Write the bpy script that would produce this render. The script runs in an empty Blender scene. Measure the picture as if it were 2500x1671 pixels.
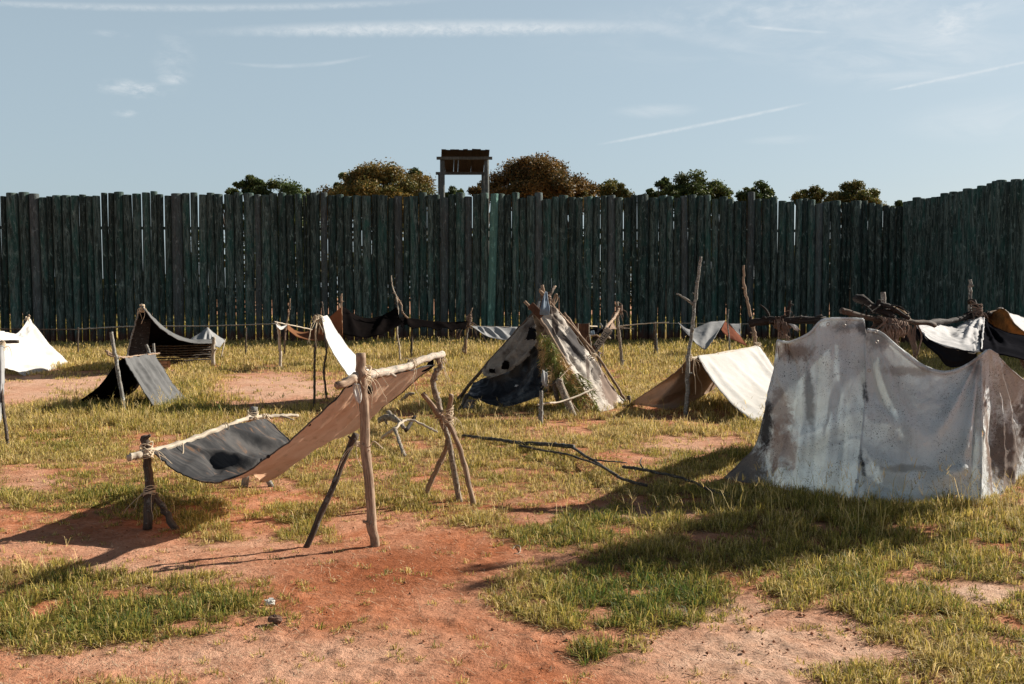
import bpy, math, random
import numpy as np
from mathutils import Vector, Matrix, noise as mn

random.seed(7)
rng = np.random.default_rng(11)
S = bpy.context.scene
COL = S.collection

# ------------------------------------------------------------------ camera
F = 2430.0                       # focal length in pixels of the 2500 px wide photograph
PHI = math.atan(110.5 / F)       # pitched slightly down
CAMZ = 1.65
cam_d = bpy.data.cameras.new('camera')
cam_d.sensor_width = 36.0
cam_d.lens = F / 2500 * 36
cam_d.clip_start = 0.1
cam_d.clip_end = 3000
cam = bpy.data.objects.new('camera', cam_d)
COL.objects.link(cam)
cam.location = (0, 0, CAMZ)
cam.rotation_euler = (math.radians(90) - PHI, 0, 0)
S.camera = cam

# ------------------------------------------------------------------ sun, sky, exposure
SUNV = Vector((1.40, 0.70, 0.88)).normalized()
sun_el = math.asin(SUNV.z)
sun_az = math.atan2(SUNV.x, SUNV.y)
sd = bpy.data.lights.new('sun', 'SUN')
sd.energy = 5.0
sd.angle = math.radians(0.5)
sd.color = (1.0, 0.93, 0.82)
so = bpy.data.objects.new('sun', sd)
COL.objects.link(so)
so.rotation_euler = SUNV.to_track_quat('Z', 'Y').to_euler()
so.location = (20, 10, 30)
S.view_settings.view_transform = 'Standard'
S.view_settings.look = 'None'
S.view_settings.gamma = 1.0
S.view_settings.exposure = 0.88


def pdir(px, py):
    xr = (px - 1250) / F
    zr = -(py - 835.5) / F
    return Vector((xr, math.cos(PHI) + math.sin(PHI) * zr, -math.sin(PHI) + math.cos(PHI) * zr))


def P(px, py, D):
    d = pdir(px, py)
    d = d * (D / d.y)
    return Vector((d.x, d.y, d.z + CAMZ))


def G(px, py):
    d = pdir(px, py)
    s = -CAMZ / d.z
    return Vector((d.x * s, d.y * s, 0))


def to_px(x, y):
    # ground position -> where it falls in the photograph's pixel grid (numpy)
    dy, dz = y, -CAMZ
    cy = dy * math.cos(PHI) - dz * math.sin(PHI)
    cz = dy * math.sin(PHI) + dz * math.cos(PHI)
    cy = np.maximum(cy, 0.05)
    return 1250 + x / cy * F, 835.5 - cz / cy * F


# ------------------------------------------------------------------ node helper
class NT:
    def __init__(self, tree):
        self.t = tree
        tree.nodes.clear()

    def n(self, typ, ins=None, **kw):
        nd = self.t.nodes.new(typ)
        for k, v in kw.items():
            setattr(nd, k, v)
        if ins:
            for k, v in ins.items():
                s = nd.inputs[k]
                if isinstance(v, bpy.types.NodeSocket):
                    self.t.links.new(v, s)
                else:
                    s.default_value = v
        return nd

    def m(self, op, a, b=0.0, c=0.0, clamp=False):
        nd = self.t.nodes.new('ShaderNodeMath')
        nd.operation = op
        nd.use_clamp = clamp
        for i, v in enumerate((a, b, c)):
            if isinstance(v, bpy.types.NodeSocket):
                self.t.links.new(v, nd.inputs[i])
            else:
                nd.inputs[i].default_value = v
        return nd.outputs[0]

    def mix(self, fac, a, b, blend='MIX'):
        nd = self.t.nodes.new('ShaderNodeMix')
        nd.data_type = 'RGBA'
        nd.blend_type = blend
        for s, v in ((nd.inputs[0], fac), (nd.inputs[6], a), (nd.inputs[7], b)):
            if isinstance(v, bpy.types.NodeSocket):
                self.t.links.new(v, s)
            elif isinstance(v, (int, float)):
                s.default_value = v
            else:
                s.default_value = (v[0], v[1], v[2], 1)
        return nd.outputs[2]

    def ramp(self, fac, a, b, smooth=True):
        nd = self.t.nodes.new('ShaderNodeMapRange')
        nd.interpolation_type = 'SMOOTHSTEP' if smooth else 'LINEAR'
        self.t.links.new(fac, nd.inputs[0])
        nd.inputs[1].default_value = a
        nd.inputs[2].default_value = b
        return nd.outputs[0]

    def noise(self, vec, scale, detail=4, rough=0.55, dist=0.0):
        nd = self.n('ShaderNodeTexNoise', {'Vector': vec, 'Scale': scale, 'Detail': detail, 'Roughness': rough, 'Distortion': dist})
        return nd.outputs[0]

    def scalev(self, vec, s):
        return self.n('ShaderNodeMapping', {'Vector': vec, 'Scale': s}).outputs[0]


# ------------------------------------------------------------------ world sky with wisps and vapour trails
world = bpy.data.worlds.new('World')
S.world = world
world.use_nodes = True
w = NT(world.node_tree)
sky = w.n('ShaderNodeTexSky', sky_type='NISHITA')
sky.sun_disc = False
sky.sun_elevation = sun_el
sky.sun_rotation = sun_az
sky.altitude = 100
sky.air_density = 1.0
sky.dust_density = 1.2
sky.ozone_density = 1.0
tc = w.n('ShaderNodeTexCoord')
gen = tc.outputs['Generated']
sep = w.n('ShaderNodeSeparateXYZ', {0: gen})
X_, Y_, Z_ = sep.outputs
az = w.m('MULTIPLY', w.m('ARCTAN2', X_, Y_), 1000.0)
el = w.m('MULTIPLY', w.m('ARCSINE', Z_), 1000.0)


def ae(px, py):
    d = pdir(px, py).normalized()
    return math.atan2(d.x, d.y) * 1000, math.asin(d.z) * 1000


uv = w.n('ShaderNodeCombineXYZ', {0: az, 1: el, 2: 0.0}).outputs[0]
n_f = w.noise(w.scalev(uv, (0.05, 0.11, 1)), 1.0, 6, 0.62, 0.3)
n_m = w.noise(w.scalev(uv, (0.009, 0.03, 1)), 1.0, 6, 0.6, 1.0)
n_s = w.noise(w.scalev(uv, (0.10, 0.16, 1)), 1.0, 6, 0.7, 0.6)


def trail(p0, p1, bow, w0, w1, strength, fade0=0.1, fade1=0.15, tex=n_s):
    a, b = ae(*p0), ae(*p1)
    dx, dy = b[0] - a[0], b[1] - a[1]
    L = math.hypot(dx, dy)
    dx /= L
    dy /= L
    ax = w.m('SUBTRACT', az, a[0])
    ay = w.m('SUBTRACT', el, a[1])
    t = w.m('DIVIDE', w.m('ADD', w.m('MULTIPLY', ax, dx), w.m('MULTIPLY', ay, dy)), L)
    s = w.m('SUBTRACT', w.m('MULTIPLY', ay, dx), w.m('MULTIPLY', ax, dy))
    par = w.m('MULTIPLY', w.m('MULTIPLY', t, w.m('SUBTRACT', 1.0, t)), 4 * bow)
    s = w.m('SUBTRACT', s, par)
    s = w.m('ADD', s, w.m('MULTIPLY', w.m('SUBTRACT', tex, 0.5), w1 * 0.5))
    wd = w.m('ADD', w0, w.m('MULTIPLY', w.m('MULTIPLY', w.m('MULTIPLY', t, w.m('SUBTRACT', 1.0, t)), 4.0), w1 - w0))
    wd = w.m('MAXIMUM', wd, w0 * 0.5)
    q = w.m('DIVIDE', w.m('ABSOLUTE', s), wd)
    core = w.m('SUBTRACT', 1.0, w.ramp(q, 0.0, 1.0))
    f = w.m('MULTIPLY', w.ramp(t, 0.0, fade0), w.m('SUBTRACT', 1.0, w.ramp(t, 1.0 - fade1, 1.0)))
    tx = w.ramp(tex, 0.25, 0.7)
    return w.m('MULTIPLY', w.m('MULTIPLY', w.m('MULTIPLY', core, f), w.m('ADD', w.m('MULTIPLY', tx, 0.65), 0.35)), strength)


def blob(px, py, rx, ry, strength, tex=n_f, lo=0.35, hi=0.75):
    c = ae(px, py)
    k = 1000 / F
    a = w.m('DIVIDE', w.m('SUBTRACT', az, c[0]), rx * k)
    b = w.m('DIVIDE', w.m('SUBTRACT', el, c[1]), ry * k)
    r = w.m('SQRT', w.m('ADD', w.m('MULTIPLY', a, a), w.m('MULTIPLY', b, b)))
    core = w.m('SUBTRACT', 1.0, w.ramp(r, 0.1, 1.0))
    return w.m('MULTIPLY', w.m('MULTIPLY', core, w.ramp(tex, lo, hi)), strength)


masks = [
    trail((400, 80), (1800, 66), 11, 3.5, 10, 0.6, 0.35, 0.45),
    trail((1440, 357), (2000, 246), 0, 1.6, 2.6, 0.42, 0.2, 0.2),
    trail((2160, 222), (2560, 140), 0, 1.3, 2.4, 0.38, 0.1, 0.1),
    trail((-100, 4), (1150, -5), 0, 3, 5, 0.3, 0.05, 0.3),
    trail((530, 150), (930, 130), -7, 1.5, 3, 0.22, 0.3, 0.3, n_f),
    trail((1800, 60), (2050, 80), -1, 1.2, 2.4, 0.3, 0.3, 0.3, n_f),
    trail((1520, 50), (1900, 130), 0, 3, 10, 0.14, 0.2, 0.4, n_f),
    blob(325, 217, 100, 26, 0.62), blob(305, 277, 36, 12, 0.4), blob(425, 150, 60, 90, 0.22), blob(420, 195, 40, 14, 0.4),
    blob(265, 83, 60, 10, 0.2),
    blob(2320, 55, 90, 50, 0.5), blob(2390, 14, 60, 12, 0.4), blob(2250, 145, 320, 80, 0.42, n_m),
    blob(1600, 272, 130, 22, 0.28, n_m, 0.3, 0.6), blob(1920, 342, 120, 14, 0.2, n_m, 0.3, 0.6),
    blob(2100, 60, 900, 130, 0.22, n_m), blob(2450, 290, 260, 60, 0.3, n_m, 0.3, 0.7), blob(1900, 30, 500, 60, 0.22, n_f),
]
acc = masks[0]
for mk_ in masks[1:]:
    acc = w.m('MAXIMUM', acc, mk_) if False else w.m('ADD', acc, mk_, clamp=True)
hs = w.n('ShaderNodeHueSaturation', {'Color': sky.outputs[0], 'Saturation': 0.74, 'Value': 1.0, 'Hue': 0.492})
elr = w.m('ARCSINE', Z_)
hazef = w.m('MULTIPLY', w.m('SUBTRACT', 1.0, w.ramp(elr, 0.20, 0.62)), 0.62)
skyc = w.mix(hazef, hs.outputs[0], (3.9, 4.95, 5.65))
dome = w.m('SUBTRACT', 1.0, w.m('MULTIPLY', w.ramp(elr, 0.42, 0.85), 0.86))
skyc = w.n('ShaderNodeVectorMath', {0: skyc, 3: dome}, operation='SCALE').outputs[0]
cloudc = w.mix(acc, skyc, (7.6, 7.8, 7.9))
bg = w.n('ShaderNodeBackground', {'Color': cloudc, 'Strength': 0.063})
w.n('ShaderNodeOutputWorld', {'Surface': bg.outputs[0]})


# ------------------------------------------------------------------ numpy noise and ground height
def _hash(ix, iy, s):
    h = (ix.astype(np.int64) * 374761393 + iy.astype(np.int64) * 668265263 + s * 974634777) & 0x7fffffff
    h = ((h ^ (h >> 13)) * 1274126177) & 0x7fffffff
    return ((h ^ (h >> 16)) & 0xffff) / 65535.0


def vnoise(x, y, s=0):
    ix = np.floor(x)
    iy = np.floor(y)
    fx = x - ix
    fy = y - iy
    fx = fx * fx * (3 - 2 * fx)
    fy = fy * fy * (3 - 2 * fy)
    a = _hash(ix, iy, s)
    b = _hash(ix + 1, iy, s)
    c = _hash(ix, iy + 1, s)
    d = _hash(ix + 1, iy + 1, s)
    return (a * (1 - fx) + b * fx) * (1 - fy) + (c * (1 - fx) + d * fx) * fy


def fbm(x, y, s=0, o=4):
    r = 0
    a = 0.5
    for i in range(o):
        r = r + a * vnoise(x * 2 ** i + 17.3 * i, y * 2 ** i - 9.1 * i, s + i)
        a *= 0.5
    return r / (1 - 0.5 ** o)


def gh(x, y):
    x = np.asarray(x, float)
    y = np.asarray(y, float)
    near = np.clip((45 - np.hypot(x, y)) / 20, 0, 1)
    return near * ((fbm(x * 0.45, y * 0.45, 3, 3) - 0.5) * 0.10 + (fbm(x * 3.1, y * 3.1, 8, 4) - 0.5) * 0.022)


# bare and grassy places (centre x, centre y, radius x, radius y on the photograph's ground, weight)
BARE = [(1490, 1240, 210, 20, .9), (1720, 1265, 150, 16, .7), (1320, 1265, 70, 30, .9), (1780, 1318, 120, 10, .6), (1830, 1520, 90, 80, .7), (170, 945, 280, 32, 1.2), (10, 962, 150, 30, 1.2), (670, 955, 160, 36, 1.2), (600, 985, 80, 14, .8), (1400, 1056, 130, 16, .9), (1710, 1085, 150, 20, .9),
        (1000, 937, 90, 22, .8), (985, 990, 70, 16, .7), (385, 1082, 90, 24, .8), (70, 1180, 110, 26, .9), (240, 1140, 90, 14, .7), (700, 1215, 130, 24, .8),
        (950, 1185, 60, 22, .6), (1520, 1112, 80, 18, .7), (1480, 1010, 90, 14, .5), (1660, 1010, 160, 22, .8), (790, 1130, 60, 18, .6), (1040, 905, 50, 12, .5),
        (2400, 1452, 90, 26, 1), (2150, 1590, 60, 22, .8), (1250, 1050, 60, 12, .4), (300, 1250, 300, 22, .5), (560, 890, 60, 8, .3), (1330, 905, 60, 9, .4)]
GRAS = [(90, 1435, 190, 62, 1), (300, 1480, 210, 62, 1), (490, 1455, 180, 42, 1), (60, 1510, 150, 55, .9), (290, 1655, 130, 24, .6), (180, 1672, 90, 20, .5),
        (330, 1222, 230, 48, 1), (110, 1235, 170, 22, .8), (515, 1285, 60, 48, .9), (520, 1230, 90, 40, .9), (725, 1250, 90, 28, .9), (735, 1300, 62, 20, .8), (985, 1210, 85, 50, 1), (860, 1212, 80, 40, .9),
        (1160, 1272, 60, 20, .9), (1530, 1450, 250, 72, 1.7), (1400, 1520, 90, 30, .7), (1490, 1600, 90, 38, .95), (1400, 1300, 150, 46, .9), (1800, 1255, 560, 62, 1.1),
        (1700, 1355, 230, 32, .9), (2020, 1425, 210, 88, 1), (1950, 1370, 200, 40, 1), (2330, 1330, 290, 110, 1.2), (2300, 1480, 240, 85, .9), (2400, 1600, 210, 100, 1), (2230, 1540, 130, 50, .8), (2130, 1660, 150, 40, .9),
        (1850, 1330, 330, 26, .8), (840, 1505, 40, 12, .25), (920, 1520, 50, 15, .2)]
TALL = [(2250, 1290, 420, 60, .26), (2150, 1270, 520, 75, .20), (2420, 1350, 200, 70, .14), (360, 1000, 330, 60, .15), (460, 960, 140, 40, .14), (1100, 850, 240, 45, .30), (620, 840, 220, 30, .22), (250, 850, 300, 25, .18),
        (1850, 860, 320, 35, .28), (1290, 1050, 260, 40, .08), (1750, 1030, 200, 50, .12), (100, 1420, 220, 70, .08), (1430, 1290, 160, 50, .08), (1900, 1060, 160, 90, .10), (1000, 1010, 200, 50, .08)]


def field(px, py, lst):
    r = np.zeros_like(px)
    for cx, cy, rx, ry, wt in lst:
        d = np.sqrt(((px - cx) / rx) ** 2 + ((py - cy) / ry) ** 2)
        r = np.maximum(r, wt * np.clip(1.6 - 1.1 * d, 0, 1))
    return r


def density(x, y):
    px, py = to_px(x, y)
    wob = (fbm(x * 0.9, y * 0.9, 21, 4) - 0.5)
    px = px + wob * 140 / np.maximum(y, 3) * 6
    py2 = py + (fbm(x * 1.1 + 9, y * 1.1, 31, 4) - 0.5) * 70
    base = np.interp(py2, [800, 1120, 1175, 1235, 1300, 1700], [0.96, 0.92, 0.72, 0.32, 0.04, 0.03])
    base = base * np.clip(-0.25 + 2.3 * fbm(x * 0.9, y * 0.9, 41, 4), 0, 1)
    g = np.maximum(base, field(px, py2, GRAS) * 1.3 * np.clip(0.3 + 1.5 * fbm(x * 2.2, y * 2.2, 51, 3), 0, 1))
    g = g * (1 - field(px, py2, BARE) * np.clip(0.5 + 1.0 * fbm(x * 1.5, y * 1.5, 61, 3), 0, 1))
    fine = fbm(x * 6.0, y * 6.0, 71, 3)
    sharp = np.interp(y, [4, 12, 26], [1, .85, .4])
    g = g * np.clip(1 - sharp + sharp * 4.6 * (fine - 0.27), 0, 1.3)
    return np.clip(np.maximum(g, 0.025 * (y < 40)), 0, 1)


def tallness(x, y):
    px, py = to_px(x, y)
    py = py + (fbm(x * 1.3, y * 1.3, 81, 3) - 0.5) * 40
    return field(px, py, TALL)


# ------------------------------------------------------------------ object helpers
def mesh_obj(name, verts, faces, mat, parent=None, smooth=True, uvs=None, base=None):
    me = bpy.data.meshes.new(name)
    if base is not None:
        verts = [(v[0] - base[0], v[1] - base[1], v[2] - base[2]) for v in verts]
    me.from_pydata([tuple(v) for v in verts], [], faces)
    if smooth:
        me.polygons.foreach_set('use_smooth', [True] * len(me.polygons))
    if uvs is not None:
        l = me.uv_layers.new(name='UVMap')
        vi = np.empty(len(me.loops), dtype=np.int32)
        me.loops.foreach_get('vertex_index', vi)
        l.data.foreach_set('uv', np.array(uvs, dtype=np.float32)[vi].ravel())
    if isinstance(mat, (list, tuple)):
        for m_ in mat:
            me.materials.append(m_)
    elif mat:
        me.materials.append(mat)
    o = bpy.data.objects.new(name, me)
    COL.objects.link(o)
    if parent:
        o.parent = parent
    return o


def np_obj(name, verts, faces_flat, loop_starts, mat, colors=None, parent=None, smooth=False):
    me = bpy.data.meshes.new(name)
    nv = len(verts)
    nf = len(loop_starts)
    me.vertices.add(nv)
    me.vertices.foreach_set('co', verts.astype(np.float32).ravel())
    me.loops.add(len(faces_flat))
    me.loops.foreach_set('vertex_index', faces_flat.astype(np.int32))
    me.polygons.add(nf)
    me.polygons.foreach_set('loop_start', loop_starts.astype(np.int32))
    me.update(calc_edges=True)
    if colors is not None:
        a = me.color_attributes.new('tint', 'FLOAT_COLOR', 'POINT')
        a.data.foreach_set('color', colors.astype(np.float32).ravel())
    me.validate()
    if smooth:
        me.polygons.foreach_set('use_smooth', [True] * len(me.polygons))
    me.materials.append(mat)
    o = bpy.data.objects.new(name, me)
    COL.objects.link(o)
    if parent:
        o.parent = parent
    return o


def tag(o, label=None, cat=None, group=None, kind=None):
    if label:
        o['label'] = label
    if cat:
        o['category'] = cat
    if group:
        o['group'] = group
    if kind:
        o['kind'] = kind
    return o


class Thing:
    def __init__(self, name, loc, label, cat, group=None):
        self.e = bpy.data.objects.new(name, None)
        COL.objects.link(self.e)
        self.b = Vector(loc)
        self.e.location = loc
        self.e.empty_display_size = 0.2
        tag(self.e, label, cat, group)

    def add(self, name, verts, faces, mat, smooth=True, uvs=None, label=None, parent=None):
        o = mesh_obj(name, verts, faces, mat, parent or self.e, smooth, uvs, self.b)
        if label:
            o['label'] = label
        return o


def catmull(pts, n):
    pts = [Vector(p) for p in pts]
    if len(pts) == 2:
        return [pts[0].lerp(pts[1], i / (n - 1)) for i in range(n)]
    m = len(pts)
    out = []
    for i in range(n):
        t = i / (n - 1) * (m - 1)
        k = min(int(t), m - 2)
        f = t - k
        p1, p2 = pts[k], pts[k + 1]
        p0 = pts[k - 1] if k > 0 else p1 * 2 - p2
        p3 = pts[k + 2] if k + 2 < m else p2 * 2 - p1
        out.append(0.5 * ((2 * p1) + (p2 - p0) * f + (2 * p0 - 5 * p1 + 4 * p2 - p3) * f * f + (3 * p1 - p0 - 3 * p2 + p3) * f ** 3))
    return out


def tube(pts, rad, sides=8, rough=0.0, seed=0, jit=0.0, cap=True):
    """pts resampled points; rad list or float -> verts, faces, uvs"""
    n = len(pts)
    if not isinstance(rad, (list, tuple)):
        rad = [rad] * n
    V, Fc, U = [], [], []
    prev = None
    L = 0
    for i, p in enumerate(pts):
        t = (pts[min(i + 1, n - 1)] - pts[max(i - 1, 0)])
        if t.length < 1e-9:
            t = Vector((0, 0, 1))
        t.normalize()
        if prev is None:
            a = Vector((0, 1, 0)) if abs(t.y) < 0.8 else Vector((1, 0, 0))
            u = t.cross(a).normalized()
        else:
            u = (prev - t * prev.dot(t)).normalized()
        prev = u
        v = t.cross(u)
        if i:
            L += (p - pts[i - 1]).length
        c = p
        if jit:
            c = p + Vector(mn.noise_vector(p * (0.9 / max(rad[i], .004)) * 0.12 + Vector((seed, 0, 0)))) * jit
        for k in range(sides):
            a = 2 * math.pi * k / sides
            r = rad[i]
            if rough:
                q = Vector((math.cos(a) * 1.3, math.sin(a) * 1.3, L * 0.22 / max(rad[i], .003))) + Vector((seed * 3.1, seed, 0))
                r *= 1 + rough * mn.noise(q) + rough * 0.5 * mn.noise(q * 2.7)
            V.append(c + (u * math.cos(a) + v * math.sin(a)) * r)
            U.append((a * rad[i], L))
    for i in range(n - 1):
        for k in range(sides):
            k2 = (k + 1) % sides
            Fc.append((i * sides + k, i * sides + k2, (i + 1) * sides + k2, (i + 1) * sides + k))
    if cap:
        Fc.append(tuple(range(sides - 1, -1, -1)))
        Fc.append(tuple(range((n - 1) * sides, n * sides)))
    return V, Fc, U


def merge(parts):
    V, Fc, U = [], [], []
    for v, f, u in parts:
        o = len(V)
        V += v
        Fc += [tuple(i + o for i in q) for q in f]
        U += u
    return V, Fc, U


SEED = [0]


def stick(t, name, pts, r, mat, sides=10, rough=0.18, knots=2, taper=1.0, jit=None, label=None, twigs=()):
    """irregular pole through pts (world); r metres at the first point, r*taper at the last"""
    SEED[0] += 1
    sd_ = SEED[0] * 1.37
    rs = random.Random(SEED[0])
    pts = [Vector(p) for p in pts]
    r *= 0.70 if pts[0].y < 13 else 0.62
    L = sum((pts[i + 1] - pts[i]).length for i in range(len(pts) - 1))
    n = max(6, int(L / max(r * 1.3, 0.02)))
    n = min(n, 70)
    c = catmull(pts, n)
    rad = [r * (1 + (taper - 1) * i / (n - 1)) for i in range(n)]
    if jit is None:
        jit = r * 0.55
    kn = [rs.random() for _ in range(knots)]
    for q in kn:
        for i in range(n):
            rad[i] *= 1 + 0.15 * math.exp(-((i / (n - 1) - q) * L / (r * 1.6)) ** 2)
    parts = [tube(c, rad, sides, rough, sd_, jit)]
    for q in kn:                                      # cut side shoots
        i = min(int(q * (n - 1)), n - 2)
        d = (c[i + 1] - c[i]).normalized()
        s = Vector((rs.uniform(-1, 1), rs.uniform(-1, .3), rs.uniform(-1, 1)))
        s = (s - d * s.dot(d)).normalized()
        e = c[i] + (s + d * 0.5) * r * rs.uniform(1.5, 2.3)
        parts.append(tube([c[i], c[i].lerp(e, .6), e], [r * .5, r * .38, r * .3], 6, 0.2, sd_ + 1))
    for tw in twigs:
        tp = catmull([Vector(p) for p in tw[0]], 10)
        parts.append(tube(tp, [tw[1] * (1 - 0.5 * i / 9) for i in range(10)], 7, 0.2, sd_ + 2, tw[1] * .4))
    V, Fc, U = merge(parts)
    return t.add(name, V, Fc, mat, True, U, label)


def lash(t, pos, axis, r, mat, n=7, tails=4, rr=0.0055, tail=0.22, width=None, name='lashing', seed=0, spread=0.5):
    rs = random.Random(seed + 91)
    r *= 0.72
    n = int(n * 1.6)
    rr *= .85
    axis = Vector(axis).normalized()
    a = Vector((0, 1, 0)) if abs(axis.y) < 0.8 else Vector((1, 0, 0))
    u = axis.cross(a).normalized()
    v = axis.cross(u)
    pos = Vector(pos)
    width = width or r * 1.2
    parts = []
    for i in range(n):
        o = rs.uniform(-width, width)
        tx, ty = rs.gauss(0, spread), rs.gauss(0, spread)
        pts = []
        R = r * rs.uniform(1.0, 1.16)
        for k in range(15):
            an = 2 * math.pi * k / 14
            pts.append(pos + (u * math.cos(an) + v * math.sin(an)) * R + axis * (o + R * (tx * math.cos(an) + ty * math.sin(an)) * .8))
        parts.append(tube(pts, rr * rs.uniform(.8, 1.2), 5, 0, 0, 0, False))
    for i in range(tails):
        an = rs.uniform(0, 6.28)
        p = pos + (u * math.cos(an) + v * math.sin(an)) * r * 1.1
        d = (u * math.cos(an) + v * math.sin(an)) * 0.8 + Vector((rs.uniform(-.6, .6), -.3, rs.uniform(-.6, .4)))
        pts = [p]
        ln = tail * rs.uniform(.4, 1.2)
        for k in range(7):
            d = d + Vector((rs.uniform(-.5, .5), rs.uniform(-.3, .3), -.38))
            d.normalize()
            p = p + d * ln / 7
            pts.append(p)
        parts.append(tube(catmull(pts, 14), [rr * .8 * (1 - .5 * k / 13) for k in range(14)], 5))
    V, Fc, U = merge(parts)
    return t.add(name, V, Fc, mat, True, U)


def rope(t, pts, mat, rr=0.005, name='rope', n=24):
    V, Fc, U = tube(catmull(pts, n), rr, 6)
    return t.add(name, V, Fc, mat, True, U)


def cloth(t, name, rows, mat, nu=60, nv=60, disp=None, keep=None, thick=0.004, label=None, wr=0.008, wscale=5.0, parent=None, hem=0.006):
    """rows of 3D control points -> smooth canvas sheet; disp(u,v) pushes along the normal"""
    SEED[0] += 1
    sd_ = SEED[0]
    a = [catmull(r_, nu) for r_ in rows]
    g = []
    for i in range(nu):
        g.append(catmull([a[k][i] for k in range(len(rows))], nv))
    # normals
    V = []
    U = []
    lu = sum((g[i + 1][nv // 2] - g[i][nv // 2]).length for i in range(nu - 1))
    lv = sum((g[nu // 2][j + 1] - g[nu // 2][j]).length for j in range(nv - 1))
    for i in range(nu):
        for j in range(nv):
            du = g[min(i + 1, nu - 1)][j] - g[max(i - 1, 0)][j]
            dv = g[i][min(j + 1, nv - 1)] - g[i][max(j - 1, 0)]
            nrm = du.cross(dv)
            if nrm.length > 1e-12:
                nrm.normalize()
            if nrm.y > 0:
                nrm = -nrm
            uu, vv = i / (nu - 1), j / (nv - 1)
            d = disp(uu, vv) if disp else 0
            p = g[i][j]
            q = p * wscale + Vector((sd_ * 7.7, 0, 0))
            d += wr * (mn.noise(q) + 0.5 * mn.noise(q * 2.3) + .25 * mn.noise(q * 5.1))
            q2 = Vector((uu * lu * 2.2, vv * lv * 2.2, sd_)) + Vector(mn.noise_vector(q * .4)) * 1.2
            d += wr * .9 * max(0, 1 - abs(mn.noise(q2)) * 5)
            V.append(p + nrm * d)
            U.append((uu * lu, vv * lv))
    Fc = []
    for i in range(nu - 1):
        for j in range(nv - 1):
            if keep and not keep((i + .5) / (nu - 1), (j + .5) / (nv - 1)):
                continue
            Fc.append((i * nv + j, (i + 1) * nv + j, (i + 1) * nv + j + 1, i * nv + j + 1))
    if hem and not keep:
        G_ = list(V)
        for ln in ([i * nv for i in range(nu)], [i * nv + nv - 1 for i in range(nu)], list(range(nv)), [(nu - 1) * nv + j for j in range(nv)]):
            hv, hf, hu = tube([G_[k] for k in ln], hem, 5, .1, sd_)
            o_ = len(V)
            V += hv
            Fc += [tuple(k + o_ for k in f) for f in hf]
            U += [U[ln[min(k // 5, len(ln) - 1)]] for k in range(len(hv))]
    o = t.add(name, V, Fc, mat, True, U, label, parent)
    if thick:
        md = o.modifiers.new('thickness', 'SOLIDIFY')
        md.thickness = thick
        md.offset = 0
    return o, g


def seg_d(u, v, s):
    (a, b), (c, d) = s
    dx, dy = c - a, d - b
    L2 = dx * dx + dy * dy
    k = ((u - a) * dx + (v - b) * dy) / L2
    k = max(0, min(1, k))
    return math.hypot(u - a - k * dx, v - b - k * dy), k


def folds(lst):
    """lst of ((u0,v0),(u1,v1),width0,width1,height)"""
    def f(u, v):
        r = 0
        for s0, s1, w0, w1, h in lst:
            d, k = seg_d(u, v, (s0, s1))
            wd = w0 + (w1 - w0) * k
            r += h * math.exp(-(d / wd) ** 2) * math.sin(math.pi * min(1, max(0, 0.05 + 0.94 * k)))
        return r
    return f


def ragged(amp=0.06, sc=9, seed=0, holes=0.0, edges='uv'):
    def f(u, v):
        e = 1
        if 'u' in edges:
            e = min(e, 1 - u)
        if 'v' in edges:
            e = min(e, 1 - v)
        if 'V' in edges:
            e = min(e, v)
        if 'U' in edges:
            e = min(e, u)
        nz = mn.noise(Vector((u * sc, v * sc, seed))) * .5 + .5
        if e < amp * nz * 1.6:
            return False
        if holes and mn.noise(Vector((u * sc * .6, v * sc * .6, seed + 5))) > 1 - holes:
            return False
        return True
    return f


def box(t, name, c, size, mat, rot=None, label=None, bevel=0.006, parent=None):
    """box centred c; rot = 3x3 matrix"""
    sx, sy, sz = [s / 2 for s in size]
    R = rot or Matrix.Identity(3)
    V = []
    for x in (-1, 1):
        for y in (-1, 1):
            for z in (-1, 1):
                V.append(Vector(c) + R @ Vector((x * sx, y * sy, z * sz)))
    Fc = [(0, 1, 3, 2), (4, 6, 7, 5), (0, 4, 5, 1), (2, 3, 7, 6), (0, 2, 6, 4), (1, 5, 7, 3)]
    uvs = [(v[0], v[2]) for v in V]
    o = t.add(name, V, Fc, mat, False, uvs, label, parent)
    if bevel:
        b = o.modifiers.new('bevel', 'BEVEL')
        b.width = bevel
        b.segments = 1
    return o


# ------------------------------------------------------------------ materials
def new_mat(name):
    m = bpy.data.materials.new(name)
    m.use_nodes = True
    return m, NT(m.node_tree)


def out(t, sh, disp=None):
    ins = {'Surface': sh}
    t.n('ShaderNodeOutputMaterial', ins)


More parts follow.
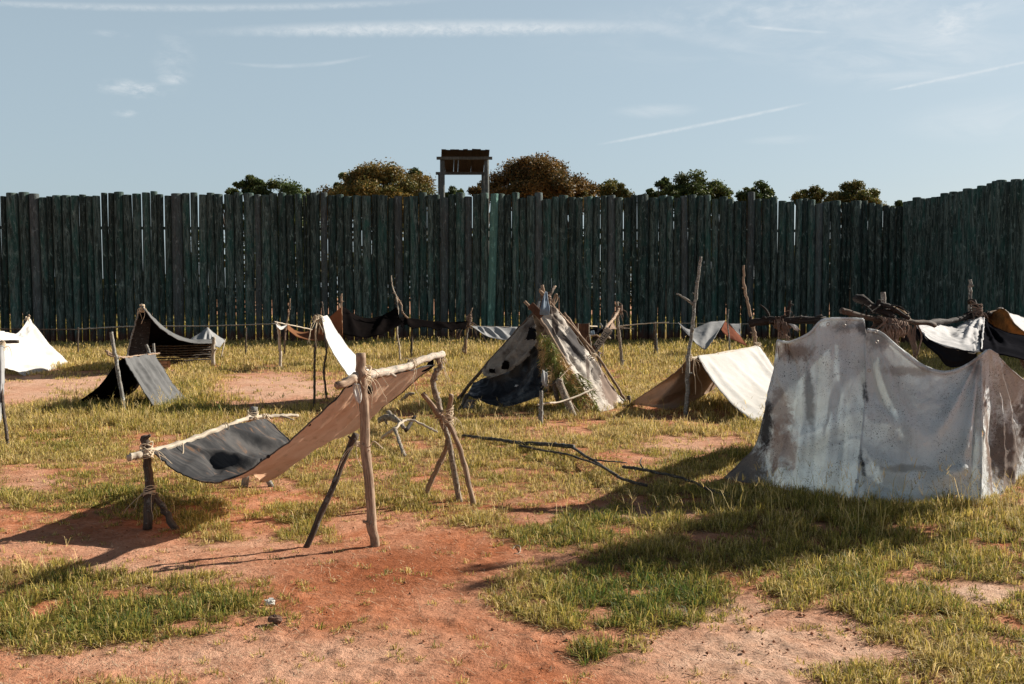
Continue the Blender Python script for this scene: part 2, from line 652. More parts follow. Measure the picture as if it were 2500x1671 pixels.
def wood_mat(name, light, dark, bark=0.0, barkc=(0.42, 0.37, 0.30), rough=0.85, grain=1.0):
    m, t = new_mat(name)
    uvn = t.n('ShaderNodeTexCoord')
    uvv = uvn.outputs['UV']
    obj = uvn.outputs['Object']
    g1 = t.noise(t.scalev(uvv, (90 * grain, 7 * grain, 1)), 1, 5, 0.65, 0.4)
    g2 = t.noise(obj, 9, 4, 0.6)
    c = t.mix(t.ramp(g1, 0.32, 0.68), dark, light)
    c = t.mix(t.m('MULTIPLY', t.ramp(g2, 0.4, 0.75), 0.65), c, [x * 0.55 for x in dark])
    crack = t.noise(t.scalev(uvv, (150 * grain, 3.2, 1)), 1, 3, 0.5, 0.8)
    c = t.mix(t.m('MULTIPLY', t.m('SUBTRACT', 1.0, t.ramp(crack, 0.33, 0.4)), 0.8), c, [x * 0.25 for x in dark])
    if bark:
        b = t.noise(t.scalev(uvv, (22, 16, 1)), 1, 6, 0.7, 0.6)
        k = t.ramp(b, 0.62 - bark * 0.3, 0.66 - bark * 0.3)
        bb = t.mix(t.ramp(t.noise(obj, 45, 4, .6), .4, .62), [x * .28 for x in barkc], barkc)
        c = t.mix(k, c, bb)
    oi = t.n('ShaderNodeObjectInfo')
    c = t.mix(t.m('MULTIPLY', oi.outputs['Random'], 0.3), c, [x * 0.45 for x in light])
    bmp = t.n('ShaderNodeBump', {'Height': t.m('ADD', g1, t.m('MULTIPLY', crack, 0.8)), 'Strength': 0.55, 'Distance': 0.006})
    p = t.n('ShaderNodeBsdfPrincipled', {'Base Color': c, 'Roughness': rough, 'Normal': bmp.outputs[0]})
    p.inputs['Specular IOR Level'].default_value = 0.25
    out(t, p.outputs[0])
    return m


def cloth_mat(name, col, dirt=None, amt=0.4, speck=0.0, transl=0.3, tcol=None, sc=2.2, speckc=(0.02, 0.022, 0.025), rough=0.9, bstr=0.35, streak=0.0, bscale=16.0, thr=(0.42, 0.7), spec=0.06, blobs=()):
    m, t = new_mat(name)
    tcn = t.n('ShaderNodeTexCoord')
    obj = tcn.outputs['Object']
    uvv = tcn.outputs['UV']
    n1 = t.noise(obj, sc, 6, 0.62, 0.6)
    dirt = dirt or [x * 0.5 for x in col]
    c = t.mix(t.m('MULTIPLY', t.ramp(n1, thr[0], thr[1]), amt), col, dirt)
    n2 = t.noise(obj, sc * 9, 5, 0.65)
    c = t.mix(t.m('MULTIPLY', t.ramp(n2, 0.45, 0.75), 0.25 * amt + .06), c, [x * 0.6 for x in dirt])
    if streak:
        s = t.noise(t.scalev(uvv, (3.0, 14, 1)), 1, 5, 0.6, 0.5)
        c = t.mix(t.m('MULTIPLY', t.ramp(s, 0.45, 0.7), streak), c, dirt)
    if speck:
        big = t.ramp(t.noise(obj, 3.1, 4, 0.6, .5), 0.42, 0.62)
        v1 = t.n('ShaderNodeTexVoronoi', {'Vector': obj, 'Scale': 75.0, 'Randomness': 1.0})
        sp = t.m('SUBTRACT', 1.0, t.ramp(v1.outputs['Distance'], 0.13, 0.24))
        v2 = t.noise(obj, 60, 5, .75)
        sp2 = t.ramp(v2, 0.56, 0.64)
        k = t.m('MULTIPLY', t.m('MAXIMUM', t.m('MULTIPLY', sp, 0.75), t.m('MULTIPLY', sp2, .8)), big)
        c = t.mix(t.m('MULTIPLY', k, speck), c, speckc)
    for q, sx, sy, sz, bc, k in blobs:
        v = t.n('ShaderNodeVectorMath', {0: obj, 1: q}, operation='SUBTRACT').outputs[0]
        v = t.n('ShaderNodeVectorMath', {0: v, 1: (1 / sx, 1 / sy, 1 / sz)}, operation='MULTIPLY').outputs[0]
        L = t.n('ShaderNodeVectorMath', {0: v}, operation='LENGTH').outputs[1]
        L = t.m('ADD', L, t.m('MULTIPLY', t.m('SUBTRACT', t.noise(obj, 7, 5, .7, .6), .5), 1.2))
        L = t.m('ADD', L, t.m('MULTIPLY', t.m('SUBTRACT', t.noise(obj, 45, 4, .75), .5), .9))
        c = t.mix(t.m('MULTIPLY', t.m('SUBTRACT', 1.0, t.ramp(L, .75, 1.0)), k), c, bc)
    wv = t.noise(obj, bscale, 5, 0.6, 0.8)
    fine = t.noise(obj, 260, 3, 0.6)
    bmp = t.n('ShaderNodeBump', {'Height': t.m('ADD', wv, t.m('MULTIPLY', fine, 0.12)), 'Strength': bstr, 'Distance': 0.012})
    p = t.n('ShaderNodeBsdfPrincipled', {'Base Color': c, 'Roughness': rough, 'Normal': bmp.outputs[0]})
    p.inputs['Specular IOR Level'].default_value = spec
    sh = p.outputs[0]
    if transl:
        tcx = t.mix(1.0, c, tcol or (1, 1, 1), 'MULTIPLY')
        tr = t.n('ShaderNodeBsdfTranslucent', {'Color': tcx, 'Normal': bmp.outputs[0]})
        sh = t.n('ShaderNodeMixShader', {0: transl, 1: sh, 2: tr.outputs[0]}).outputs[0]
    out(t, sh)
    return m


def tint_mat(name, transl=0.3, mul=(1, 1, 1), rough=0.6, spec=0.25):
    m, t = new_mat(name)
    a = t.n('ShaderNodeAttribute', attribute_name='tint')
    c = t.mix(1.0, a.outputs['Color'], mul, 'MULTIPLY')
    p = t.n('ShaderNodeBsdfPrincipled', {'Base Color': c, 'Roughness': rough})
    p.inputs['Specular IOR Level'].default_value = spec
    sh = p.outputs[0]
    if transl:
        tr = t.n('ShaderNodeBsdfTranslucent', {'Color': c})
        sh = t.n('ShaderNodeMixShader', {0: transl, 1: sh, 2: tr.outputs[0]}).outputs[0]
    out(t, sh)
    return m


M = {}
M['pole'] = wood_mat('peeled_pole', (0.46, 0.33, 0.235), (0.22, 0.14, 0.09), 0.12, (.34, .30, .24))
M['pole_pale'] = wood_mat('pale_pole', (0.62, 0.55, 0.45), (0.42, 0.33, 0.24))
M['pole_bark'] = wood_mat('barked_pole', (0.42, 0.33, 0.25), (0.16, 0.115, 0.085), 0.55)
M['pole_dark'] = wood_mat('dark_pole', (0.14, 0.10, 0.075), (0.05, 0.036, 0.028), 0.3, (0.2, 0.19, 0.17))
M['pole_grey'] = wood_mat('grey_pole', (0.34, 0.31, 0.27), (0.13, 0.115, 0.10), 0.45, (0.42, 0.42, 0.39))
M['branch'] = wood_mat('dead_branch', (0.13, 0.115, 0.10), (0.03, 0.026, 0.023), 0.3, (0.2, 0.2, 0.18))
M['board'] = wood_mat('brown_board', (0.16, 0.075, 0.045), (0.07, 0.032, 0.022))
M['root'] = wood_mat('gnarled_root', (0.05, 0.038, 0.033), (0.015, 0.012, 0.010), 0.15, (0.16, 0.145, 0.14))
M['rope'] = cloth_mat('sisal_rope', (0.62, 0.5, 0.36), None, 0.4, 0, 0.0, sc=40)
M['rope_dark'] = cloth_mat('weathered_rope', (0.20, 0.14, 0.11), None, 0.5, 0, 0.0, sc=40)
M['tan'] = cloth_mat('tan_canvas', (0.46, 0.34, 0.26), (0.34, 0.22, 0.15), 0.5, 0.12, 0.3, (1, .9, .78), streak=.25)
M['tarp_top'] = cloth_mat('stained_dark_canvas', (0.085, 0.08, 0.08), (0.30, 0.17, 0.09), 0.8, 0, 0.0, sc=3.0, streak=.6)
M['white'] = cloth_mat('white_canvas', (0.66, 0.645, 0.62), (0.50, 0.46, 0.40), 0.35, 0.10, 0.22)
M['bigwhite'] = cloth_mat('mildewed_canvas', (0.66, 0.66, 0.64), (0.42, 0.34, 0.26), 0.75, 0.95, 0.12, (1, .8, .65), sc=1.4, streak=0.25, bstr=.4)
M['bigbrown'] = cloth_mat('soot_brown_canvas', (0.34, 0.25, 0.19), (0.06, 0.045, 0.04), 0.9, 0.95, 0.15, sc=3.0)
M['grey'] = cloth_mat('grey_cloth', (0.15, 0.15, 0.15), (0.08, 0.08, 0.08), 0.5, 0, 0.08, streak=.5)
M['greyl'] = cloth_mat('light_grey_cloth', (0.36, 0.36, 0.36), (0.22, 0.22, 0.22), 0.5, 0, 0.15)
M['black'] = cloth_mat('black_cloth', (0.006, 0.005, 0.005), (0.012, 0.009, 0.008), 0.5, 0, 0.0, rough=1, spec=0)
M['oilcloth'] = cloth_mat('oilcloth', (0.008, 0.008, 0.010), (0.018, 0.018, 0.022), 0.5, 0, 0.0, rough=.42, spec=.5, bstr=.9)
M['navy'] = cloth_mat('navy_cloth', (0.008, 0.008, 0.010), (0.020, 0.020, 0.024), 0.5, 0, 0.0, rough=1, spec=0)
M['brown'] = cloth_mat('brown_cloth', (0.34, 0.16, 0.08), (0.2, 0.09, 0.05), 0.5, 0, 0.5)
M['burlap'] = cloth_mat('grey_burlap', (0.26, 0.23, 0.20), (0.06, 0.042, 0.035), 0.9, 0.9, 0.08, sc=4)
M['patchy'] = cloth_mat('patchy_white_canvas', (0.52, 0.47, 0.41), (0.09, 0.07, 0.06), 0.95, 0.5, 0.12, sc=2.3, thr=(0.47, 0.60))
M['rust'] = cloth_mat('rust_stained_canvas', (0.30, 0.16, 0.06), (0.08, 0.05, 0.03), 0.9, 0.9, 0.45, sc=6)
M['blue'] = cloth_mat('blue_grey_rag', (0.22, 0.27, 0.33), (0.13, 0.16, 0.2), 0.5, 0, 0.05)
M['roofgrey'] = cloth_mat('pale_grey_canvas', (0.58, 0.57, 0.57), (0.36, 0.35, 0.35), 0.5, 0.15, 0.08)
m_, t_ = new_mat('grommet_metal')
out(t_, t_.n('ShaderNodeBsdfPrincipled', {'Base Color': (.5, .48, .44, 1), 'Metallic': .7, 'Roughness': .5}).outputs[0])
M['metal'] = m_
m_, t_ = new_mat('stencil_paint')
out(t_, t_.n('ShaderNodeBsdfPrincipled', {'Base Color': (.018, .018, .022, 1), 'Roughness': .8}).outputs[0])
M['ink'] = m_


# ground material
def ground_mat():
    m, t = new_mat('red_clay_ground')
    tcn = t.n('ShaderNodeTexCoord')
    ob = tcn.outputs['Object']
    a = t.n('ShaderNodeAttribute', attribute_name='tint')
    sepc = t.n('ShaderNodeSeparateColor', {0: a.outputs['Color']})
    thatch, pale, red = sepc.outputs[0], sepc.outputs[1], sepc.outputs[2]
    n1 = t.noise(ob, 1.3, 6, 0.62, 0.5)
    n2 = t.noise(ob, 7, 6, 0.68, 0.4)
    n3 = t.noise(ob, 38, 6, 0.72)
    n4 = t.noise(ob, 150, 3, 0.7)
    clay = t.mix(t.ramp(n2, 0.35, 0.68), (0.37, 0.12, 0.05), (0.54, 0.225, 0.12))
    clay = t.mix(t.m('MULTIPLY', t.ramp(n1, 0.35, 0.65), .5), clay, (0.62, 0.36, 0.24))
    clay = t.mix(pale, clay, t.mix(t.ramp(n2, .3, .7), (0.55, 0.34, 0.23), (0.72, 0.50, 0.37)))
    clay = t.mix(red, clay, (0.28, 0.085, 0.034))
    clay = t.mix(t.m('MULTIPLY', t.m('SUBTRACT', 1.0, t.ramp(n3, 0.34, 0.5)), 0.6), clay, (0.20, 0.08, 0.045))
    clay = t.mix(t.m('MULTIPLY', t.ramp(n3, 0.58, 0.72), 0.35), clay, (0.70, 0.47, 0.34))
    th = t.mix(t.ramp(n3, 0.35, 0.65), (0.085, 0.045, 0.02), (0.26, 0.15, 0.06))
    c = t.mix(thatch, clay, th)
    h = t.m('ADD', t.m('ADD', t.m('MULTIPLY', n2, 0.8), t.m('MULTIPLY', n3, 0.5)), t.m('MULTIPLY', n4, 0.15))
    bmp = t.n('ShaderNodeBump', {'Height': h, 'Strength': 1.0, 'Distance': 0.035})
    p = t.n('ShaderNodeBsdfPrincipled', {'Base Color': c, 'Roughness': 0.95, 'Normal': bmp.outputs[0]})
    p.inputs['Specular IOR Level'].default_value = 0.08
    out(t, p.outputs[0])
    return m


# ------------------------------------------------------------------ ground
def build_ground():
    def lines(segs):
        r = []
        for a, b, s in segs:
            r += list(np.arange(a, b, s))
        r.append(segs[-1][1])
        return np.array(r)
    ys = lines([(-300, -20, 40), (-20, 2.6, 1.2), (2.6, 8, 0.018), (8, 14, 0.05), (14, 36, 0.15), (36, 90, 1.5), (90, 300, 20), (300, 1600, 130)])
    xs = lines([(-900, -90, 90), (-90, -22, 4), (-22, -5, 0.16), (-5, 5.4, 0.022), (5.4, 22, 0.16), (22, 90, 4), (90, 900, 90)])
    Xg, Yg = np.meshgrid(xs, ys)
    Z = gh(Xg, Yg)
    # pebbly roughness close to the camera
    near = np.clip((9 - Yg) / 4, 0, 1) * (Yg > 2.6)
    Z = Z + near * (np.clip(fbm(Xg * 11, Yg * 11, 91, 4) - 0.52, 0, 1) * 0.06 - 0.010 * fbm(Xg * 26, Yg * 26, 95, 2))
    d = density(Xg, Yg)
    px, py = to_px(Xg, Yg)
    pale = field(px, py, [(700, 1600, 500, 60, .5), (330, 1390, 260, 40, .45), (1900, 1600, 330, 90, .8), (1750, 1500, 160, 50, .7), (200, 945, 400, 40, .7), (670, 955, 170, 40, .7), (1500, 1260, 260, 22, .6), (2400, 1452, 100, 30, 1), (1700, 1085, 180, 30, .4), (450, 1330, 300, 40, .35), (60, 1190, 120, 30, .3)])
    pale = pale * np.clip(0.4 + 1.1 * fbm(Xg * 2, Yg * 2, 101, 4), 0, 1)
    red = field(px, py, [(930, 1390, 260, 60, .85), (1200, 1250, 200, 30, .7), (1280, 1310, 90, 50, .6), (1000, 1500, 320, 60, .25), (500, 1270, 150, 40, .45), (1000, 945, 80, 22, .7), (850, 985, 250, 12, .5), (1250, 1620, 300, 60, .3), (1300, 845, 2500, 14, .9)])
    red = red * np.clip(0.3 + 1.3 * fbm(Xg * 3, Yg * 3, 111, 4), 0, 1)
    far = np.clip((Yg - 36) / 4, 0, 1)
    th = np.clip(np.clip(d * 1.0, 0, 0.8) * (1 - far) + far * 0.0, 0, 1)
    th = np.where(Yg > 36, 0.25, th)
    C = np.stack([th, np.where(Yg > 36, 0.3, pale), np.where(Yg > 36, 0, red), np.ones_like(th)], -1).reshape(-1, 4)
    V = np.stack([Xg, Yg, Z], -1).reshape(-1, 3)
    ny, nx = Xg.shape
    i = np.arange(ny - 1)[:, None] * nx + np.arange(nx - 1)[None, :]
    Q = np.stack([i, i + 1, i + nx + 1, i + nx], -1).reshape(-1, 4)
    o = np_obj('ground', V, Q.ravel(), np.arange(len(Q)) * 4, ground_mat(), C, smooth=True)
    tag(o, kind='structure')


build_ground()


# ------------------------------------------------------------------ grass
def blades_mesh(bx, by, bz, h, wd, ldx, ldy, lean, col, bend=0.45, flat=0.0):
    """5-vertex blades"""
    n = len(bx)
    fa = rng.uniform(0, np.pi, n)
    # turn blades broadly in random directions
    wx, wy = np.cos(fa) * wd / 2, np.sin(fa) * wd / 2
    mx = bx + ldx * lean * h * 0.38
    my = by + ldy * lean * h * 0.38
    rise = np.sqrt(np.clip(1 - np.clip(lean, 0, .97) ** 2, 0.02, 1))
    mz = bz + h * (0.62 * rise + .08)
    tx = bx + ldx * lean * h
    ty = by + ldy * lean * h
    tz = bz + h * rise * (1 - bend * lean * .5)
    V = np.empty((n, 5, 3))
    V[:, 0] = np.stack([bx - wx, by - wy, bz - .004], -1)
    V[:, 1] = np.stack([bx + wx, by + wy, bz - .004], -1)
    V[:, 2] = np.stack([mx + wx * .8, my + wy * .8, mz], -1)
    V[:, 3] = np.stack([mx - wx * .8, my - wy * .8, mz], -1)
    V[:, 4] = np.stack([tx, ty, tz], -1)
    b = np.arange(n)[:, None] * 5
    Fq = np.concatenate([b + 0, b + 1, b + 2, b + 3, b + 3, b + 2, b + 4], 1)
    st = np.arange(n)[:, None] * 7 + np.array([[0, 4]])
    C = np.ones((n, 5, 4))
    C[:, :, :3] = col[:, None, :]
    return V.reshape(-1, 3), Fq.ravel(), st.ravel(), C.reshape(-1, 4)


class Acc:
    def __init__(self):
        self.V, self.F, self.S, self.C = [], [], [], []
        self.nv = self.nl = 0

    def add(self, V, F_, S_, C):
        self.V.append(V)
        self.F.append(F_ + self.nv)
        self.S.append(S_ + self.nl)
        self.C.append(C)
        self.nv += len(V)
        self.nl += len(F_)

    def build(self, name, mat, **k):
        return np_obj(name, np.concatenate(self.V), np.concatenate(self.F), np.concatenate(self.S), mat, np.concatenate(self.C), **k)


def wedge(n, y0, y1, margin=1.25):
    """random ground points in the view wedge between depths y0 and y1"""
    u = rng.uniform(0, 1, n)
    y = np.sqrt(y0 ** 2 + u * (y1 ** 2 - y0 ** 2))
    x = rng.uniform(-1, 1, n) * (0.515 * y * margin + 0.3)
    return x, y


def grass_colors(n, x, y, green):
    """green 0..1: from straw yellow through olive to green"""
    straw = np.array([0.68, 0.52, 0.24])
    yel = np.array([0.56, 0.42, 0.10])
    olv = np.array([0.31, 0.28, 0.055])
    grn = np.array([0.095, 0.155, 0.032])
    stops = np.array([0, .33, .66, 1])
    cs = np.stack([straw, yel, olv, grn])
    g = np.clip(green + rng.normal(0, .30, n), 0, 1)
    c = np.stack([np.interp(g, stops, cs[:, k]) for k in range(3)], -1)
    return c * rng.uniform(.35, 1.35, (n, 1))


GREEN = [(300, 1470, 350, 90, .62), (1530, 1450, 240, 80, 1.05), (1490, 1600, 100, 40, .9), (2020, 1420, 220, 90, .22), (2300, 1450, 300, 160, .18), (700, 960, 120, 15, .8), (440, 985, 120, 40, .6), (330, 1225, 250, 60, .7),
         (980, 1200, 120, 60, .6), (700, 1250, 150, 60, .55), (1700, 1150, 250, 80, .5), (1400, 1300, 160, 60, .7), (1800, 1240, 400, 60, .6), (250, 1060, 200, 60, .42), (1850, 850, 300, 30, .55)]

A = Acc()
bands = [(2.9, 5.5, 8500, 20), (5.5, 8.5, 6000, 18), (8.5, 13, 3300, 14), (13, 20, 1350, 8), (20, 34, 460, 7)]
for y0, y1, dens_, per in bands:
    area = 0.515 * 1.25 * (y1 ** 2 - y0 ** 2) + 0.6 * (y1 - y0)
    nt = int(area * dens_ / per * 1.35)
    cx, cy = wedge(nt, y0, y1)
    d = density(cx, cy)
    k = rng.uniform(0, 1, nt) < d
    cx, cy, d = cx[k], cy[k], d[k]
    tl = tallness(cx, cy)
    px, py = to_px(cx, cy)
    gr = np.interp(cy, [4, 8, 14], [.26, .17, .09]) + field(px, py, GREEN) * .48 + (fbm(cx * 1.2, cy * 1.2, 121, 3) - .5) * .7
    hh = np.interp(cy, [3, 6, 8, 12, 20, 33], [.050, .048, .046, .052, .08, .12])
    H = hh * (0.45 + 0.8 * d) * (0.45 + 1.0 * fbm(cx * 4.1, cy * 4.1, 131, 3)) + tl * np.interp(cy, [5, 7, 10], [.04, .08, .5]) * rng.uniform(.2, 1, len(cx))
    n = len(cx) * per
    R = lambda a: np.repeat(a, per)
    sp = np.interp(cy, [3, 8, 20, 33], [.03, .04, .07, .1])
    ang = rng.uniform(0, 2 * np.pi, n)
    rad = rng.uniform(0, 1, n) ** .7 * R(sp)
    bx = R(cx) + np.cos(ang) * rad
    by = R(cy) + np.sin(ang) * rad
    la = ang + rng.normal(0, .7, n)
    spl = R(np.interp(cy, [3, 7, 11, 20], [1.25, 1.2, 1.0, .6])) * R(np.clip(1.15 - tl * 2.2, .4, 1))
    lean = np.clip(rng.uniform(.15, 1.25, n) * spl, 0.02, .96)
    hb = R(H) * rng.uniform(.4, 1.3, n) * (1 + .6 * lean)
    wd = np.maximum(rng.uniform(.0026, .0062, n), 0.0006 * by)
    c = grass_colors(n, bx, by, R(gr) + (.12 - lean * .1))
    A.add(*blades_mesh(bx, by, gh(bx, by), hb, wd, np.cos(la), np.sin(la), lean, c))
# sunlit meadow beyond the stockade, coarser
n = 60000
y = np.sqrt(rng.uniform(36.5 ** 2, 74 ** 2, n))
x = rng.uniform(-1, 1, n) * .58 * y
la = rng.uniform(0, 6.28, n)
A.add(*blades_mesh(x, y, np.zeros(n), rng.uniform(.2, .5, n), rng.uniform(.08, .16, n), np.cos(la), np.sin(la), rng.uniform(.1, .6, n), grass_colors(n, x, y, .4) * .75))
grass = A.build('grass', tint_mat('grass_blades', 0.38))
tag(grass, 'patchy yellow green grass growing over the red clay', 'grass', kind='stuff')

# seed stalks with splayed fingers
B = Acc()
nt = 12000
cx, cy = wedge(nt * 3, 4.2, 30)
tl = tallness(cx, cy)
dd = density(cx, cy)
pk = rng.uniform(0, 1, nt * 3) < (0.06 + tl * 3.0) * np.clip(dd * 1.6, 0, 1) * np.interp(cy, [4, 8, 12, 30], [2.0, 1.6, .8, .5])
cx, cy, tl = cx[pk], cy[pk], tl[pk]
n = len(cx)
H = (0.11 + tl * .95) * rng.uniform(.6, 1.3, n)
la = rng.uniform(0, 6.28, n)
lean = rng.uniform(.1, .7, n)
wd = np.maximum(.0026, .0005 * cy)
cc = grass_colors(n, cx, cy, 0.1) * 1.15
gz = gh(cx, cy)
B.add(*blades_mesh(cx, cy, gz, H, wd, np.cos(la), np.sin(la), lean, cc))
rise = np.sqrt(1 - lean ** 2)
tx = cx + np.cos(la) * lean * H
ty = cy + np.sin(la) * lean * H
tz = gz + H * rise * (1 - .45 * lean * .5)
for k in range(3):
    a2 = la + rng.normal(0, 1.3, n)
    B.add(*blades_mesh(tx, ty, tz - .004, rng.uniform(.05, .13, n), wd * .8, np.cos(a2), np.sin(a2), rng.uniform(.5, .95, n), cc))
st = B.build('seed_stalks', tint_mat('seed_stalk_straw', 0.35))
tag(st, 'thin straw coloured seed stalks rising above the grass', 'grass', kind='stuff')

# dry straw litter lying on the clay
Cc = Acc()
for (n, y0, y1, fx) in ((9000, 2.9, 8.5, None), (5200, 2.9, 5.0, 'left')):
    cx, cy = wedge(n, y0, y1)
    if fx:
        px, py = to_px(cx, cy)
        k = rng.uniform(0, 1, n) < field(px, py, [(150, 1620, 420, 110, 1), (420, 1560, 300, 60, .7)])
        cx, cy = cx[k], cy[k]
        n = len(cx)
    la = rng.uniform(0, 6.28, n)
    L = rng.uniform(.02, .09, n) * rng.choice([1, 1, 1, 2.0], n)
    col = np.array([.55, .42, .28])[None] * rng.uniform(.35, 1.25, (n, 1))
    v, f_, s_, c_ = blades_mesh(cx, cy, gh(cx, cy) + .005, L, np.full(n, .0022), np.cos(la), np.sin(la), np.full(n, .96), col)
    v = v.reshape(-1, 5, 3)
    zb = v[:, 0, 2].copy()
    v[:, 2, 2] = zb + .010
    v[:, 3, 2] = zb + .010
    v[:, 4, 2] = zb + .006
    mid = (v[:, 0, :2] + v[:, 4, :2]) / 2
    v[:, 2, :2] = mid + .001
    v[:, 3, :2] = mid - .001
    Cc.add(v.reshape(-1, 3), f_, s_, c_)
lt = Cc.build('straw_litter', tint_mat('dry_straw', 0.1))
tag(lt, 'scattered dry straw and stems lying on the clay', 'straw', kind='stuff')

# clods and crumbs of clay
nc = 12000
cx, cy = wedge(nc, 2.9, 9)
px, py = to_px(cx, cy)
k = rng.uniform(0, 1, nc) < 0.25 + field(px, py, [(1850, 1600, 240, 90, 1), (1450, 1560, 200, 90, .4)])
cx, cy = cx[k], cy[k]
nc = len(cx)
ico = np.array([[1, 0, 0], [-1, 0, 0], [0, 1, 0], [0, -1, 0], [0, 0, 1], [0, 0, -1]], float)
fi = np.array([[0, 2, 4], [2, 1, 4], [1, 3, 4], [3, 0, 4], [2, 0, 5], [1, 2, 5], [3, 1, 5], [0, 3, 5]])
sz = rng.uniform(.0022, .006, nc) * rng.choice([1, 1, 1, 1, 2.0], nc)
V = ico[None] * (sz[:, None, None] * rng.uniform(.6, 1.4, (nc, 6, 1)))
ra = rng.uniform(0, 6.28, nc)
xr = V[:, :, 0] * np.cos(ra)[:, None] - V[:, :, 1] * np.sin(ra)[:, None]
yr = V[:, :, 0] * np.sin(ra)[:, None] + V[:, :, 1] * np.cos(ra)[:, None]
V = np.stack([xr + cx[:, None], yr + cy[:, None], V[:, :, 2] * .8 + (gh(cx, cy) + sz * .4)[:, None]], -1)
Fi = (np.arange(nc)[:, None, None] * 6 + fi[None]).reshape(-1)
colr = np.ones((nc, 6, 4))
colr[:, :, :3] = (np.array([.26, .12, .07])[None] * rng.uniform(.5, 1.5, (nc, 1)))[:, None, :]
cl = np_obj('clay_clods', V.reshape(-1, 3), Fi, np.arange(nc * 8) * 3, tint_mat('dark_clay_crumbs', 0, rough=.95, spec=.05), colr.reshape(-1, 4))
tag(cl, 'small dark crumbs of clay strewn over the bare ground', 'clods', kind='stuff')


# ------------------------------------------------------------------ stockade
def log_mat(name, a, b, tealc, redbase=False):
    m, t = new_mat(name)
    tcn = t.n('ShaderNodeTexCoord')
    uvv, obj = tcn.outputs['UV'], tcn.outputs['Object']
    oi = t.n('ShaderNodeObjectInfo')
    rnd = oi.outputs['Random']
    off = t.n('ShaderNodeVectorMath', {0: uvv, 1: (0, 0, 0)}, operation='ADD')
    t.t.links.new(t.n('ShaderNodeCombineXYZ', {0: t.m('MULTIPLY', rnd, 37.0), 1: t.m('MULTIPLY', rnd, 91.0), 2: 0.0}).outputs[0], off.inputs[1])
    vv = off.outputs[0]
    g = t.noise(t.scalev(vv, (13, 1.3, 1)), 1, 7, 0.78, 1.4)
    g2 = t.noise(t.scalev(vv, (3.0, 0.7, 1)), 1, 5, 0.6, 1.2)
    g3 = t.noise(t.scalev(vv, (45, 4.0, 1)), 1, 4, 0.7, 0.5)
    c = t.mix(t.ramp(g, 0.42, 0.62), a, b)
    c = t.mix(t.m('MULTIPLY', t.ramp(g2, 0.46, 0.66), 0.7), c, tealc)
    c = t.mix(t.m('MULTIPLY', t.m('SUBTRACT', 1.0, t.ramp(g3, 0.3, 0.42)), 0.8), c, [x * .3 for x in a])
    c = t.mix(t.m('MULTIPLY', t.ramp(t.m('FRACT', t.m('MULTIPLY', rnd, 7.13)), 0.0, 1.0, False), 0.62), c, [x * .3 for x in a])
    mot = t.noise(t.scalev(vv, (9, 3.5, 1)), 1, 5, 0.75, 0.8)
    c = t.mix(t.m('MULTIPLY', t.ramp(mot, 0.55, 0.68), 0.5), c, [min(1, x * 1.9) for x in b])
    # soil splashed up the foot
    sp = t.n('ShaderNodeSeparateXYZ', {0: uvv}).outputs[1]
    k = t.m('SUBTRACT', 1.0, t.ramp(t.m('ADD', sp, t.m('MULTIPLY', t.m('SUBTRACT', g2, .5), .9)), 0.25, 0.75))
    c = t.mix(t.m('MULTIPLY', k, .8), c, (0.085, 0.028, 0.018))
    bmp = t.n('ShaderNodeBump', {'Height': t.m('ADD', g, t.m('MULTIPLY', g3, .6)), 'Strength': .8, 'Distance': .02})
    p = t.n('ShaderNodeBsdfPrincipled', {'Base Color': c, 'Roughness': .9, 'Normal': bmp.outputs[0]})
    p.inputs['Specular IOR Level'].default_value = 0.15
    out(t, p.outputs[0])
    return m


LOGM = log_mat('weathered_stockade_log', (0.026, 0.040, 0.036), (0.165, 0.215, 0.195), (0.038, 0.115, 0.098))
LOGT = log_mat('green_stockade_log', (0.14, 0.28, 0.24), (0.24, 0.44, 0.38), (0.2, 0.42, 0.36))
LOGR = log_mat('grey_stockade_log', (0.075, 0.085, 0.085), (0.17, 0.19, 0.19), (0.10, 0.15, 0.145))


def log_mesh(r, h, lean_x, lean_y, seed, sides=14, rings=15):
    V, Fc, U = [], [], []
    for i in range(rings + 1):
        z = -0.25 + (h + 0.25) * i / rings
        f = max(0, z) / h
        rr = r * (1.0 + 0.02 * (1 - f)) * (1 - .09 * min(1, max(0, (1.25 - z) / .35))) * (1 + 0.035 * mn.noise(Vector((seed * 5.1, z * .9, 0))))
        bx = 0.02 * mn.noise(Vector((seed * 2.3, z * .35, 4)))
        for k in range(sides):
            a = 2 * math.pi * k / sides
            q = 1 + 0.05 * mn.noise(Vector((math.cos(a) * 1.5 + seed, math.sin(a) * 1.5, z * .4)))
            V.append(Vector((math.cos(a) * rr * q + lean_x * (f - .5) + bx, math.sin(a) * rr * q + lean_y * f, z)))
            U.append((a * r, z))
    for i in range(rings):
        for k in range(sides):
            k2 = (k + 1) % sides
            Fc.append((i * sides + k, i * sides + k2, (i + 1) * sides + k2, (i + 1) * sides + k))
    # chamfered sawn top
    tp = [v.copy() for v in V[-sides:]]
    tilt = random.uniform(-.05, .05)
    c = sum(tp, Vector()) / sides
    b = len(V)
    for k, v in enumerate(tp):
        q = c + (v - c) * .93
        q.z += 0.02 + tilt * (v.x - c.x)
        V.append(q)
        U.append((k * .02, h))
    for k in range(sides):
        k2 = (k + 1) % sides
        Fc.append((rings * sides + k, rings * sides + k2, b + k2, b + k))
    Fc.append(tuple(range(b, b + sides)))
    return V, Fc, U


